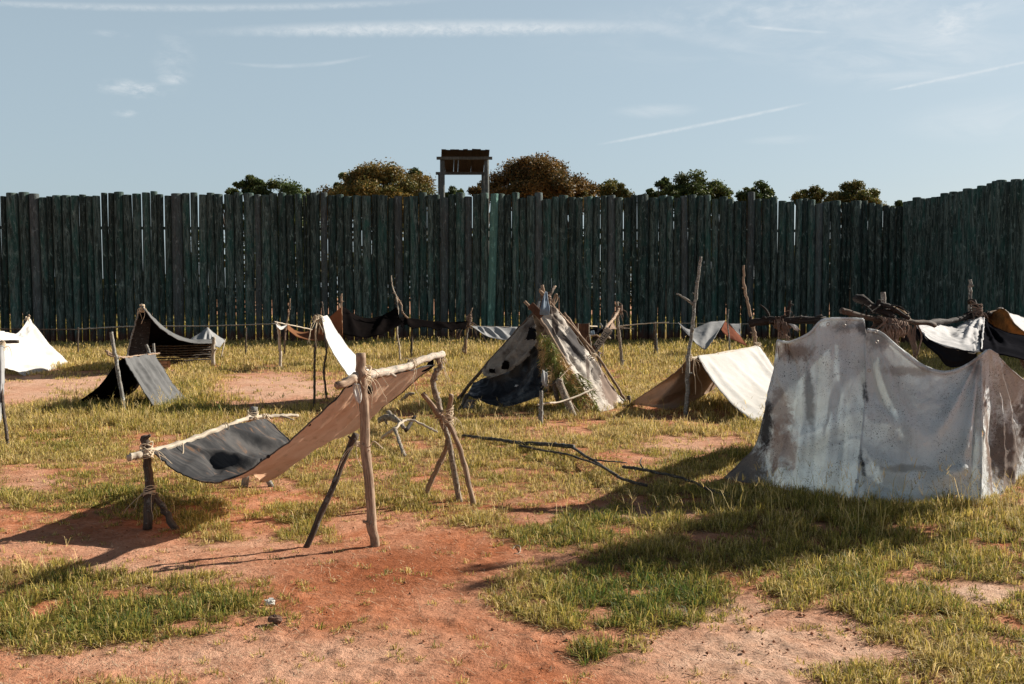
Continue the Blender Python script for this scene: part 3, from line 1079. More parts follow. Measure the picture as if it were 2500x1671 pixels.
ZA = [0, 22, 62, 143, 208, 272, 318, 355, 415, 468, 522, 566, 610, 660, 700, 742, 803, 857, 914, 970, 1017, 1057, 1105, 1173, 1225, 1272, 1328, 1380, 1438, 1502, 1560, 1627, 1672, 1730, 1780, 1836, 1888, 1935]
TA = [340, 342, 322, 317, 326, 350, 343, 337, 336, 338, 332, 342, 340, 320, 322, 315, 333, 326, 318, 310, 330, 338, 326, 323, 319, 332, 320, 329, 332, 318, 322, 332, 335, 323, 322, 335, 327, 335]
ZB = [0, 32, 108, 162, 230, 288, 357, 424, 495, 540, 620, 672, 735, 786, 855, 917, 970, 1018, 1080, 1133, 1207, 1262, 1325, 1387, 1430, 1507, 1560, 1620, 1676, 1737, 1797, 1866, 1922, 1990, 2049, 2106, 2174, 2236, 2288]
TB = [466, 449, 445, 467, 458, 474, 470, 472, 462, 468, 487, 472, 476, 473, 444, 462, 460, 484, 459, 445, 475, 459, 450, 459, 457, 463, 444, 486, 471, 446, 497, 480, 465, 480, 484, 478, 478, 470, 465]
ZC = [217, 258, 298, 330, 388, 440, 482, 520, 556, 592, 637, 678, 715, 750, 793, 828, 870, 900, 937, 975, 1022, 1058, 1100, 1145, 1180, 1213, 1252, 1290, 1330, 1383, 1410, 1437, 1492, 1527, 1563, 1603, 1635, 1670, 1702]
TC_ = [287, 288, 273, 273, 288, 277, 280, 290, 279, 272, 278, 273, 294, 283, 294, 306, 304, 258, 294, 295, 285, 304, 309, 295, 292, 298, 318, 310, 304, 313, 313, 304, 303, 316, 322, 328, 335, 332, 322]
main = [(z / 2.607, 350 + t / 2.607) for z, t in zip(ZA, TA)] + [(750 + z / 3.128, 330 + t / 3.128) for z, t in zip(ZB, TB)] + [(1400 + z / 2.1327, 350 + t / 2.1327) for z, t in zip(ZC, TC_)]
main.sort()
main.append((2201, 497))
main.append((2214, 497))
CA = P(0, 800, 32.9)
CB = P(2201, 800, 34.9)


def on_line(px, A_, B_):
    # where the viewing plane of column px meets the ground line A_-B_
    d = pdir(px, 780)
    dx, dy = B_.x - A_.x, B_.y - A_.y
    den = d.x * dy - d.y * dx
    s = (A_.x * dy - A_.y * dx) / den
    return Vector((d.x * s, d.y * s, 0))


wall = Thing('log_stockade', (CA.x, CA.y, 0), 'long dark green grey stockade of upright logs across the back', 'palisade')
wall_specs = []
for i in range(len(main) - 1):
    x0, x1 = main[i][0], main[i + 1][0]
    if x1 - x0 < 6:
        continue
    p = on_line((x0 + x1) / 2, CA, CB)
    a, b = on_line(x0, CA, CB), on_line(x1, CA, CB)
    r = (b - a).length / 2
    top = P(1250, main[i][1], p.y).z
    wall_specs.append((p, r, top, (x0 + x1) / 2))
order = sorted(range(len(wall_specs)), key=lambda i: -wall_specs[i][1])
big = set(order[:97])
big |= {i for i, q in enumerate(wall_specs) if 1194 < q[3] < 1206 or 1078 < q[3] < 1092}
rest = []
for i, (p, r, top, pxm) in enumerate(wall_specs):
    lx = random.uniform(-.055, .035) - 0.03 * max(0, (1000 - pxm) / 1000)
    gapf = random.choice([.92, .955, .975, .985, .995] if pxm < 700 else [.955, .975, .985, .995, 1.0]) if pxm < 1900 else random.choice([.955, .97, .985, .995])
    v, f_, u_ = log_mesh(r * gapf, top, lx, random.uniform(-.05, .05), i)
    v = [q + p for q in v]
    if 1194 < pxm < 1206:
        v, f_, u_ = log_mesh(.135, top, .16, -.03, i)
        p = p + Vector((.03, -.16, 0))
        v = [q + p for q in v]
    if i in big:
        mat = LOGM
        if 1194 < pxm < 1206:
            mat = LOGT
        elif i % 9 == 4 or 1078 < pxm < 1092:
            mat = LOGR
        o = wall.add('log', v, f_, mat, True, u_)
    else:
        rest.append((v, f_, u_))
# continuation past the left edge of the view
for k in range(8):
    d = (CA - CB).normalized()
    p = Vector((CA.x, CA.y, 0)) + d * (0.15 + .29 * k)
    v, f_, u_ = log_mesh(.14, 5.0 + random.uniform(-.08, .08), 0, 0, 300 + k)
    rest.append(([q + p for q in v], f_, u_))
V, Fc, U = merge(rest)
o = wall.add('narrow_logs', V, Fc, LOGM, True, U)
o['kind'] = 'stuff'
# rails nailed along the outside
for z in (3.95, 1.9):
    a = Vector((CA.x - 2, CA.y + .24, z))
    b = Vector((CB.x, CB.y + .24, z))
    V, Fc, U = tube([a, a.lerp(b, .5), b], .05, 8)
    wall.add('rail', V, Fc, LOGM, True, U)

ZD = [1718, 1772, 1823, 1850, 1873, 1900, 1920, 1945, 1973, 2001, 2028, 2055, 2083, 2120, 2150, 2180, 2213, 2250, 2281, 2318, 2346]
TD = [314, 291, 296, 289, 288, 278, 265, 272, 254, 262, 238, 250, 236, 230, 225, 206, 200, 207, 190, 198, 196]
RA = Vector((CB.x + .06, CB.y - .14, 0))
RB = P(2500, 800, 27.8)
side = Thing('side_stockade', (RA.x, RA.y, 0), 'dark stockade wing turning toward the viewer at the far right corner', 'palisade')
d = (Vector((RB.x, RB.y, 0)) - RA)
Ls = d.length
d.normalize()
nL = 25
for k in range(nL + 22):
    tt = k / nL
    if tt <= 1:
        pm = RA + Vector((1.6, -1.3, 0))
        p = RA * (1 - tt) ** 2 + pm * 2 * tt * (1 - tt) + Vector((RB.x, RB.y, 0)) * tt * tt
    else:
        p = RA + d * (Ls * tt)
    px_, _ = to_px(np.array([p.x]), np.array([p.y]))
    zz = 1400 + np.array(ZD) / 2.1327
    ty = float(np.interp(px_[0], zz, 350 + np.array(TD) / 2.1327))
    top = P(1250, ty, p.y).z if px_[0] < 2500 else 4.95
    top = min(max(top, 4.6), 5.4) + random.uniform(-.04, .04)
    v, f_, u_ = log_mesh(Ls / nL / 2 * random.choice([1.0, 1.03, 1.06]), top, random.uniform(-.03, .03), 0, 500 + k)
    side.add('log', [q + p for q in v], f_, LOGM, True, u_)


# ------------------------------------------------------------------ guard tower
tw_b = P(1135, 800, 36.2)
tower = Thing('guard_tower', (tw_b.x, tw_b.y, 0), 'wooden lookout with slanting plank roof rising behind the stockade', 'watchtower')
WD = wood_mat('tower_timber', (0.045, 0.032, 0.026), (0.02, 0.014, 0.012))
WG = wood_mat('tower_post_timber', (0.16, 0.165, 0.15), (0.06, 0.065, 0.06))
for px, D_, topy in ((1080, 35.2, 384), (1188, 35.2, 384), (1074, 37.4, 424), (1180, 37.4, 424)):
    tp = P(px, topy, D_)
    V, Fc, U = tube(catmull([Vector((tp.x, tp.y, -.3)), tp], 8), .085 if D_ < 36 else .07, 10, .06, px)
    tower.add('post', V, Fc, WG, True, U)
for y_, D_, xa, xb in ((387, 35.1, 1066, 1202), (424, 37.4, 1064, 1186)):
    a, b = P(xa, y_, D_), P(xb, y_, D_)
    box(tower, 'roof_beam', (a + b) / 2 + Vector((0, -.02, 0)), ((b - a).length, .09, .10), WG)
nb = 11
for k in range(nb):
    xa = 1078 + (1195 - 1078) * (k + .5) / nb
    a = P(xa, 371 + random.uniform(-1.5, 1.5), 34.7)
    b = P(xa * .985 + 14, 426, 37.7)
    dirv = (b - a)
    L = dirv.length
    dy = dirv.normalized()
    dx = Vector((1, random.uniform(-.02, .02), random.uniform(-.05, .05))).normalized()
    dz = dx.cross(dy).normalized()
    dx = dy.cross(dz).normalized()
    R = Matrix((dx, dy, dz)).transposed()
    box(tower, 'roof_plank', (a + b) / 2 + dz * .07, ((1195 - 1078) / nb * 37.2 / F - random.choice([.0, .004, .012]), L, .03), WD, R, bevel=0)
fc = P(1132, 500, 36.3)
box(tower, 'platform', (fc.x, 36.3, 3.7), (2.0, 2.6, .08), WD)
for s in (-1, 1):
    box(tower, 'platform_beam', (fc.x + s * .8, 36.3, 3.6), (.12, 2.7, .14), WG)


# ------------------------------------------------------------------ trees beyond the stockade
def leaf_cloud(centers, radii, per, size, cols, rs, squash=.62):
    Vs, Cs = [], []
    for (c, r), n in zip(zip(centers, radii), per):
        d = rs.normal(0, 1, (n, 3))
        d /= np.linalg.norm(d, axis=1)[:, None]
        rad = r * (rs.uniform(0, 1, n) ** .5)
        p = np.array(c)[None] + d * rad[:, None] * np.array([1, 1, squash])[None]
        p += rs.normal(0, r * .16, (n, 3))
        a = rs.normal(0, 1, (n, 3))
        a /= np.linalg.norm(a, axis=1)[:, None]
        b = rs.normal(0, 1, (n, 3))
        b = np.cross(a, b)
        b /= np.linalg.norm(b, axis=1)[:, None]
        s = size * rs.uniform(.6, 1.4, n)[:, None]
        q = np.stack([p - a * s, p - b * s * .5, p + a * s, p + b * s * .5], 1)
        Vs.append(q)
        cc = cols[(rs.integers(0, len(cols)) + rs.integers(0, 3, n)) % len(cols)] * rs.uniform(.6, 1.35, (n, 1)) * rs.uniform(.75, 1.25)
        Cs.append(cc)
    V = np.concatenate(Vs)
    C = np.concatenate(Cs)
    n = len(V)
    col = np.ones((n, 4, 4))
    col[:, :, :3] = C[:, None, :]
    return V.reshape(-1, 3), col.reshape(-1, 4)


LEAF = tint_mat('tree_leaves', 0.25, rough=.55, spec=.3)
BARK = wood_mat('tree_bark', (0.12, 0.09, 0.07), (0.05, 0.04, 0.03))
PAL = {'oak': np.array([[.22, .145, .035], [.28, .18, .045], [.17, .12, .03], [.10, .10, .028], [.13, .13, .035]]),
       'darkoak': np.array([[.17, .095, .025], [.10, .065, .02], [.065, .055, .018], [.22, .13, .04]]),
       'pine': np.array([[.06, .085, .025], [.08, .11, .03], [.13, .14, .035], [.04, .06, .02]]),
       'mixed': np.array([[.08, .10, .025], [.14, .12, .03], [.06, .075, .02], [.16, .13, .04]])}


def tree(name, px, top, hw, D, pal, label, cat, lobes, seed, skirt=1.0, dens=1.0, group=None):
    rs = np.random.default_rng(seed)
    rr = random.Random(seed)
    tp = P(px, top, D)
    hwm = hw * D / F * 1.17
    base = Vector((tp.x, D, 0))
    t = Thing(name, base, label, cat, group)
    H = tp.z
    # trunk and limbs
    ch = min(hwm * 1.5, H * .62) * skirt
    cz = H - ch * .52
    parts = [tube(catmull([base + Vector((0, 0, -.3)), base + Vector((.1 * rr.uniform(-1, 1), 0, H * .35)), base + Vector((hwm * .08 * rr.uniform(-1, 1), 0, H * .86))], 14), [max(.05, .028 * H * (1 - .75 * i / 13)) for i in range(14)], 9, .12, seed)]
    cen, rad, per = [], [], []
    for k in range(lobes):
        dd = Vector((rr.gauss(0, 1), rr.gauss(0, 1), rr.gauss(0, 1))).normalized() * (rr.random() ** .42)
        if rr.random() < .6:
            dd.z = abs(dd.z)
        r = hwm * (rr.uniform(.14, .25) if lobes > 18 else rr.uniform(.2, .32))
        q = 1 - .62 * r / hwm
        c = (base.x + dd.x * hwm * q, base.y + dd.y * hwm * .8 * q, min(cz + dd.z * ch * .5 * q, H - r * .62))
        cen.append(c)
        rad.append(r)
        per.append(int(620 * dens * (r / .6) ** 1.6) + 140)
        if k % 2 == 0:
            s = base + Vector((0, 0, H * rr.uniform(.35, .65)))
            parts.append(tube(catmull([s, s.lerp(Vector(c), .5) + Vector((0, 0, .2)), Vector(c)], 8), [max(.02, .012 * H * (1 - .7 * i / 7)) for i in range(8)], 6, .1, k))
    # crest lobe so the crown reaches its measured top
    r = hwm * .24
    cen.append((base.x, base.y, H - r * .75))
    rad.append(r)
    per.append(int(300 * dens))
    V, Fc, U = merge(parts)
    t.add('trunk', V, Fc, BARK, True, U)
    V, C = leaf_cloud(cen, rad, per, 0.082 * D / 65, PAL[pal], rs)
    V = V - np.array(base)[None]
    n = len(V) // 4
    np_obj('crown', V, np.arange(n * 4), np.arange(n) * 4, LEAF, C, parent=t.e)
    return t


GT = 'trees beyond the stockade'
TREES = [
    ('broadleaf_tree', 925, 398, 122, 62, 'oak', 'large rusty brown oak left of the lookout roof', 60, 1, .9, 1.6),
    ('broadleaf_tree', 1315, 379, 118, 60, 'darkoak', 'tallest brown and dark oak just right of the lookout roof', 66, 2, .9, 1.6),
    ('broadleaf_tree', 1180, 442, 42, 64, 'darkoak', 'low dark shrubby crown behind the lookout right post', 12, 3, .9, 1.2),
    ('broadleaf_tree', 1405, 452, 36, 60, 'oak', 'small brown crown at the right foot of the tallest oak', 12, 4, .9, 1.2),
    ('pine_tree', 690, 433, 62, 70, 'pine', 'broad flat green pine farthest left behind the stockade', 26, 5, .9, 1.3),
    ('pine_tree', 610, 427, 26, 72, 'pine', 'narrow green pine with a tufted head left of the broad pine', 12, 6, .8, 1.2),
    ('pine_tree', 564, 459, 22, 70, 'pine', 'small dark pine top barely above the logs at the left', 8, 7, .8, 1),
    ('pine_tree', 752, 461, 13, 70, 'pine', 'tiny pine tip right of the broad flat pine', 6, 8, .8, 1),
    ('pine_tree', 838, 421, 26, 66, 'pine', 'green pine tuft poking out at the left edge of the rusty oak', 10, 9, .8, 1),
    ('pine_tree', 1014, 410, 24, 68, 'pine', 'green pine top showing above the right shoulder of the rusty oak', 9, 10, .8, 1),
    ('pine_tree', 1105, 455, 20, 75, 'pine', 'little green pine seen between the lookout posts', 8, 11, .8, 1),
    ('broadleaf_tree', 1490, 438, 46, 68, 'mixed', 'round green tree right of the brown oaks', 22, 12, .9, 1.2),
    ('pine_tree', 1622, 434, 15, 72, 'pine', 'thin sparse pine left of the big conical pine', 5, 13, .7, .6),
    ('pine_tree', 1590, 460, 18, 74, 'pine', 'faint wispy pine tip lowest in the row of right pines', 5, 14, .7, .5),
    ('pine_tree', 1700, 413, 48, 68, 'pine', 'tall green pine with a pointed crown right of centre', 24, 15, 1.1, 1.2),
    ('pine_tree', 1752, 450, 26, 70, 'mixed', 'low pine leaning out at the right skirt of the pointed pine', 10, 16, .9, .9),
    ('pine_tree', 1650, 466, 24, 66, 'pine', 'low dark bushy pine at the left foot of the pointed pine', 8, 17, .9, 1),
    ('pine_tree', 1855, 439, 36, 70, 'pine', 'dark ragged pine behind the tallest right hand log', 14, 18, .9, 1.1),
    ('pine_tree', 1822, 458, 14, 72, 'mixed', 'sparse twiggy treetop beside the ragged dark pine', 5, 19, .7, .4),
    ('broadleaf_tree', 1990, 452, 40, 66, 'mixed', 'olive green tree with loose crown left of the last dark oak', 16, 20, .9, 1),
    ('broadleaf_tree', 2078, 443, 56, 64, 'mixed', 'last dark oak with a dense round crown near the corner', 28, 21, .9, 1.5),
    ('pine_tree', 2195, 490, 16, 72, 'pine', 'tiny treetop at the stockade corner', 5, 22, .8, .8),
]
for nm, px, top, hw, D_, pal, lab, lob, sd2, sk, dn in TREES:
    if nm == 'broadleaf_tree':
        hw = hw * (1.13 if px < 1400 else 1.3)
        lob = lob + (8 if px > 1400 else 0)
    if nm == 'pine_tree':
        hw, lob, sk = hw * 1.55, int(lob * 2.0) + 8, 1.3
    tree(nm, px, top, hw, D_, pal, lab, 'tree', lob, sd2 + 40, sk, dn, GT)
# the far wood below the top of the logs, seen only through their gaps
rs = np.random.default_rng(77)
cen, rad, per = [], [], []
for k in range(300):
    x = rs.uniform(-46, 46)
    px_ = 1250 + x / 76 * F
    hmax = 3.8 if px_ < 480 else 7.4
    r = rs.uniform(1.0, 1.9)
    cen.append((x, rs.uniform(74, 82), rs.uniform(.8, max(1.2, hmax - r))))
    rad.append(r)
    per.append(120)
V, C = leaf_cloud(cen, rad, per, .26, PAL['mixed'], rs)
fw = np_obj('distant_wood', V, np.arange(len(V)), np.arange(len(V) // 4) * 4, LEAF, C)
tag(fw, 'belt of woodland glimpsed through the gaps between logs', 'woodland', kind='stuff')

# ------------------------------------------------------------------ front lean-to (tan and dark tarp)
def z6(x, y, D):
    return P(280 + x / 2.45, 800 + y / 2.45, D)


b0 = G(640, 1240)
T = Thing('tarp_lean_to', (b0.x, b0.y, 0), 'nearest shelter, tan and dark tarp slung between crooked poles on red clay', 'shelter')
pk_ = lambda *a: P(*a)
stick(T, 'post', [P(913, 1345, 6.57), P(905, 1220, 6.57), P(893, 1060, 6.58), P(885, 960, 6.58), P(880, 861, 6.58)], .046, M['pole'], 14, .14, 3, .98, label='tallest front post')
stick(T, 'brace', [P(744, 1342, 6.6), P(812, 1190, 6.66), P(868, 1058, 6.68)], .030, M['pole_dark'], 10, .15, 2, .95)
stick(T, 'ridge_pole', [P(842, 940, 6.50), P(858, 926, 6.52), P(893, 917, 6.70), P(935, 908, 7.0), P(975, 902, 7.25), P(1006, 888, 7.5), P(1082, 864, 8.05)], .046, wood_mat('pale_barked_pole', (0.66, 0.56, 0.46), (0.40, 0.31, 0.24), .35, (.5, .46, .4)), 12, .22, 3, .8, label='upper crossbar with flaking pale bark')
stick(T, 'pole_stub', [P(822, 944, 6.35), P(850, 934, 6.46), P(868, 925, 6.5)], .036, M['pole'], 10, .15, 0, .95)
lash(T, P(887, 922, 6.6), (0.1, 0, 1), .058, M['rope'], 11, 11, .004, .22, .05, seed=1)
lash(T, P(885, 1088, 6.62), (0.1, 0, 1), .060, M['rope'], 5, 5, .004, .26, .02, seed=2, spread=.2)
rope(T, [P(868, 1080, 6.62), P(900, 1092, 6.55), P(912, 1078, 6.5), P(935, 1096, 6.5)], M['rope'], .004)
lash(T, P(1008, 888, 7.5), (1, .6, .4), .045, M['rope'], 4, 5, .004, .28, .03, seed=3, spread=.2)
lash(T, P(905, 915, 6.8), (1, .6, .1), .045, M['rope'], 2, 2, .004, .22, .03, seed=33, spread=.2)
# rear trestle
stick(T, 'leg', [P(1126, 1234, 7.95), P(1109, 1147, 7.98), P(1090, 1065, 8.0), P(1078, 1018, 8.02), P(1070, 985, 8.05), P(1057, 931, 8.05), P(1072, 897, 8.05), P(1074, 868, 8.05)], .034, M['pole_bark'], 12, .22, 4, .9, label='crooked middle leg of the rear trestle')
stick(T, 'leg', [P(1157, 1240, 7.82), P(1144, 1175, 7.86), P(1129, 1120, 7.9), P(1104, 1050, 7.95), P(1076, 1018, 7.98), P(1033, 959, 8.0)], .031, M['pole'], 12, .18, 2, .9)
stick(T, 'leg', [P(1032, 1219, 8.15), P(1064, 1150, 8.12), P(1092, 1090, 8.1), P(1095, 1010, 8.05), P(1103, 964, 8.0)], .029, M['pole'], 12, .18, 2, .9)
lash(T, P(1092, 1018, 8.0), (0, 0, 1), .062, M['rope'], 10, 9, .004, .2, .05, seed=4)
lash(T, P(1076, 878, 8.05), (1, .4, .3), .045, M['rope'], 5, 5, .004, .3, .03, seed=5)
rope(T, [P(1108, 1100, 7.9), P(1112, 1140, 7.9), P(1119, 1170, 7.9), P(1120, 1205, 7.9)], M['rope'], .003)
# low end
stick(T, 'low_post', [P(364, 1292, 7.12), P(362, 1180, 7.13), P(359, 1110, 7.15), P(354, 1063, 7.15)], .047, M['pole_dark'], 12, .2, 2, .8, label='dark split low front post')
stick(T, 'low_brace', [P(430, 1294, 7.1), P(398, 1240, 7.14), P(366, 1196, 7.15)], .036, M['pole_dark'], 10, .18, 1, .9)
stick(T, 'low_post', [P(596, 1192, 8.64), P(610, 1100, 8.62), P(618, 1040, 8.6), P(622, 994, 8.6)], .042, M['pole_grey'], 12, .2, 3, .95)
stick(T, 'low_brace', [P(662, 1190, 8.66), P(646, 1155, 8.68), P(632, 1125, 8.7)], .034, M['pole_grey'], 10, .15, 1, .9)
stick(T, 'low_crossbar', [P(310, 1119, 6.98), P(345, 1110, 7.08), P(450, 1080, 7.55), P(540, 1046, 8.0), P(610, 1021, 8.5), P(660, 1017, 8.8), P(727, 1014, 9.1)], .036, M['pole_pale'], 12, .14, 4, .55, label='pale peeled low crossbar',
      twigs=[((P(680, 1016, 8.9), P(700, 1020, 8.9), P(718, 1026, 8.9)), .012)])
lash(T, P(358, 1100, 7.12), (0, .1, 1), .058, M['rope'], 7, 6, .0045, .14, .035, seed=6)
lash(T, P(618, 1020, 8.55), (0, 0, 1), .056, M['rope'], 8, 3, .0045, .1, .05, seed=7, spread=.4)
lash(T, P(646, 1019, 8.7), (1, .3, 0), .036, M['rope'], 6, 3, .004, .1, .04, seed=77)
lash(T, P(365, 1203, 7.12), (0.1, 0, 1), .052, M['rope'], 5, 6, .0035, .2, .03, seed=8)
lash(T, P(440, 1085, 7.5), (1, .6, .3), .042, M['rope'], 2, 0, .0035, .1, .02, seed=9, spread=.2)
rope(T, [P(446, 1082, 7.45), P(447, 1105, 7.4), P(436, 1120, 7.35), P(427, 1123, 7.3)], M['rope'], .005)
rope(T, [P(380, 1106, 7.1), P(405, 1120, 7.1), P(420, 1133, 7.1)], M['rope'], .003)
lash(T, P(550, 1043, 8.05), (1, .8, .2), .042, M['rope'], 2, 1, .0035, .1, .02, seed=10, spread=.2)
front = [P(375, 1106, 7.16), P(425, 1148, 7.05), P(495, 1176, 6.93), P(560, 1170, 6.85), P(622, 1139, 6.78), P(720, 1063, 6.68), P(784, 1005, 6.62), P(842, 948, 6.56)]
rear = [P(650, 1026, 8.65), P(682, 1054, 8.5), P(708, 1078, 8.42), P(745, 1092, 8.35), P(802, 1072, 8.25), P(880, 1036, 8.15), P(962, 972, 8.05), P(1060, 890, 8.0)]
mids = []
for k in (.33, .67):
    row = []
    for i, (a, b) in enumerate(zip(front, rear)):
        p = a.lerp(b, k)
        if i == 0:
            bar = (P(450, 1082, 7.55) if k < .5 else P(560, 1042, 8.1))
            p = bar
        elif i == len(front) - 1:
            p = P(905, 925, 6.95) if k < .5 else P(985, 908, 7.4)
        else:
            sag = math.sin(math.pi * i / (len(front) - 1)) * .05
            p.z -= sag
        row.append(p)
    mids.append(row)
fd = folds([((0.02, .33), (.62, .55), .03, .06, .10), ((0.02, .67), (.45, .98), .03, .07, .07), ((0.05, .40), (.42, .12), .03, .07, -.05),
            ((.98, .33), (.45, .2), .02, .07, -.035), ((.98, .5), (.5, .45), .02, .06, .03), ((.98, .7), (.45, .6), .02, .08, -.04), ((.98, .18), (.6, .05), .02, .05, .03), ((.98, .85), (.6, .9), .02, .05, .03)])


def two_tone():
    """dark proofed top face, tan canvas underneath"""
    m, t = new_mat('two_faced_tarp')
    tcn = t.n('ShaderNodeTexCoord')
    obj, uvv = tcn.outputs['Object'], tcn.outputs['UV']
    gm = t.n('ShaderNodeNewGeometry')
    nz = t.n('ShaderNodeSeparateXYZ', {0: gm.outputs['Position']})
    n1 = t.noise(t.scalev(uvv, (1.2, 5, 1)), 1, 6, .65, 1.0)
    n2 = t.noise(obj, 14, 5, .65)
    tan = t.mix(t.ramp(t.noise(obj, 2.4, 5, .6, .5), .35, .7), (0.90, 0.60, 0.40), (0.80, 0.47, 0.29))
    tan = t.mix(t.m('MULTIPLY', t.ramp(n2, .5, .7), .3), tan, (.33, .16, .08))
    dark = t.mix(t.ramp(n1, .42, .62), (0.028, 0.028, 0.03), (0.085, 0.08, 0.078))
    dark = t.mix(t.m('MULTIPLY', t.ramp(t.noise(t.scalev(uvv, (2, 7, 1)), 1.3, 5, .6, 1.5), .55, .68), .6), dark, (0.22, 0.115, 0.06))
    return m, t, tan, dark, obj


m_, t_, tan_, dark_, obj_ = two_tone()
wv = t_.noise(obj_, 14, 5, .6, .8)
bm_ = t_.n('ShaderNodeBump', {'Height': wv, 'Strength': .3, 'Distance': .012})
gm_ = t_.n('ShaderNodeNewGeometry')
cc_ = t_.mix(gm_.outputs['Backfacing'], dark_, tan_)
pp = t_.n('ShaderNodeBsdfPrincipled', {'Base Color': cc_, 'Roughness': .85, 'Normal': bm_.outputs[0]})
pp.inputs['Specular IOR Level'].default_value = .2
tr_ = t_.n('ShaderNodeBsdfTranslucent', {'Color': t_.mix(.0, tan_, tan_)})
out(t_, t_.n('ShaderNodeMixShader', {0: t_.m('MULTIPLY', gm_.outputs['Backfacing'], .5), 1: pp.outputs[0], 2: tr_.outputs[0]}).outputs[0])
M['twotone'] = m_
# rows run front -> rear so the face normal decides which side is which
cl_o, g_ = cloth(T, 'tarp', [front] + mids + [rear], M['twotone'], 90, 60, fd, thick=0, wr=.011, label='tarp with stained dark top and tan underside')
# make mesh normals point up
me = cl_o.data
up = sum(p.normal.z for p in me.polygons)
if up < 0:
    me.flip_normals()
# little gathered flaps behind the upper ties
cloth(T, 'tarp_flap', [[P(1040, 905, 7.9), P(1056, 893, 7.95), P(1057, 876, 8.0)], [P(1030, 907, 7.9), P(1042, 897, 7.95), P(1050, 883, 8.0)]], M['black'], 10, 8, thick=.004)
cloth(T, 'tarp_flap', [[P(888, 935, 6.7), P(893, 955, 6.72), P(904, 962, 6.74)], [P(898, 930, 6.75), P(904, 942, 6.76), P(907, 955, 6.76)]], M['black'], 10, 8, thick=.004)
cloth(T, 'tarp_flap', [[P(862, 940, 6.52), P(866, 962, 6.52), P(872, 980, 6.53)], [P(876, 940, 6.54), P(880, 965, 6.54), P(878, 984, 6.54)]], M['white'], 12, 8, thick=.004)
for q in ((755, 1037, 6.7), (655, 1115, 6.74)):
    p = P(*q)
    V, Fc, U = tube([p + Vector((0, .004, 0)), p + Vector((0, -.008, 0))], .012, 12)
    T.add('grommet', V, Fc, M['root'], True, U)

# ------------------------------------------------------------------ tall narrow white sheet behind it
b0 = G(785, 985)
T = Thing('white_sheet_shelter', (b0.x, b0.y, 0), 'narrow bright white sheet hung from two thin sticks behind the tan tarp', 'shelter')
stick(T, 'pole', [P(767, 997, 14.75), P(768, 905, 14.8), P(769, 850, 14.8), P(775, 800, 14.85), P(773, 766, 14.85)], .032, M['pole_dark'], 8, .2, 3, .7)
stick(T, 'pole', [P(797, 976, 15.8), P(791, 905, 15.8), P(797, 860, 15.8), P(792, 815, 15.8), P(790, 770, 15.8), P(786, 737, 15.8)], .03, M['pole_dark'], 8, .2, 3, .6)
l0 = [P(786, 775, 14.8), P(797, 825, 14.7), P(820, 872, 14.6), P(845, 908, 14.5), P(885, 962, 14.4)]
l1 = [P(792, 773, 15.3), P(810, 820, 15.3), P(833, 862, 15.3), P(862, 900, 15.4), P(905, 955, 15.5)]
l2 = [P(798, 771, 15.9), P(824, 812, 16.1), P(848, 846, 16.3), P(884, 886, 16.6), P(930, 935, 17.0)]
cloth(T, 'sheet', [l0, l1, l2], M['white'], 50, 30, folds([((0, .5), (1, .45), .08, .1, .05), ((.3, .8), (1, .7), .05, .08, -.04)]))
lash(T, P(778, 778, 14.85), (1, .5, 0), .06, M['rope'], 6, 9, .008, .5, .05, seed=12)
rope(T, [P(776, 780, 14.8), P(771, 800, 14.7), P(770, 822, 14.7), P(773, 850, 14.7)], M['rope'], .009)

# ------------------------------------------------------------------ brown and black awnings along the back
b0 = G(760, 895)
T = Thing('brown_awning', (b0.x, b0.y, 0), 'low brown awning sagging between leaning sticks left of the black ones', 'shelter')
stick(T, 'post', [P(685, 902, 22.5), P(684, 850, 22.5), P(679, 800, 22.5), P(673, 788, 22.5)], .06, M['pole_pale'], 8, .2, 2, .8, label='stout pale post')
stick(T, 'stick', [P(694, 864, 23.5), P(698, 800, 23.5), P(706, 760, 23.5), P(709, 729, 23.5)], .035, M['pole'], 8, .2, 2, .5)
stick(T, 'rail', [P(670, 786, 22.6), P(765, 806, 24.5)], .025, M['pole_pale'], 8, .1, 0)
cloth(T, 'awning', [[P(702, 793, 22.8), P(718, 806, 22.8), P(740, 812, 22.9), P(769, 804, 23), P(797, 782, 23), P(834, 750, 23)],
                    [P(702, 805, 22.2), P(728, 824, 22.2), P(764, 832, 22.2), P(792, 830, 22.2), P(815, 826, 22.2), P(836, 818, 22.2)]], M['brown'], 50, 16, folds([((.6, 0), (.8, 1), .05, .1, .06)]), keep=None)
cloth(T, 'awning_flap', [[P(673, 790, 22.5), P(684, 798, 22.5), P(700, 795, 22.7)], [P(676, 796, 22.4), P(684, 806, 22.4), P(698, 800, 22.6)]], M['white'], 12, 6)

b0 = G(900, 880)
T = Thing('black_awning', (b0.x, b0.y, 0), 'wide black blanket awning with a deep sag, tied to a tall thin crooked stick', 'shelter')
stick(T, 'post', [P(834, 868, 23.5), P(834, 830, 23.5), P(833, 760, 23.5), P(834, 718, 23.5)], .045, M['pole'], 8, .25, 5, .7)
stick(T, 'stick', [P(977, 880, 24.5), P(975, 850, 24.5), P(969, 810, 24.5), P(972, 765, 24.5), P(968, 728, 24.5), P(958, 700, 24.5), P(955.6, 673, 24.5)], .04, M['pole_pale'], 8, .2, 2, .5, label='tall thin bleached stick')
stick(T, 'forked_branch', [P(968, 725, 24.6), P(980, 745, 24.5), P(982, 762, 24.4), P(996, 777, 24.4)], .035, M['pole'], 8, .35, 5, .8)
stick(T, 'stick', [P(828, 742, 23.4), P(834, 800, 23.4), P(852, 818, 23.3)], .03, M['pole'], 8, .3, 3, .7)
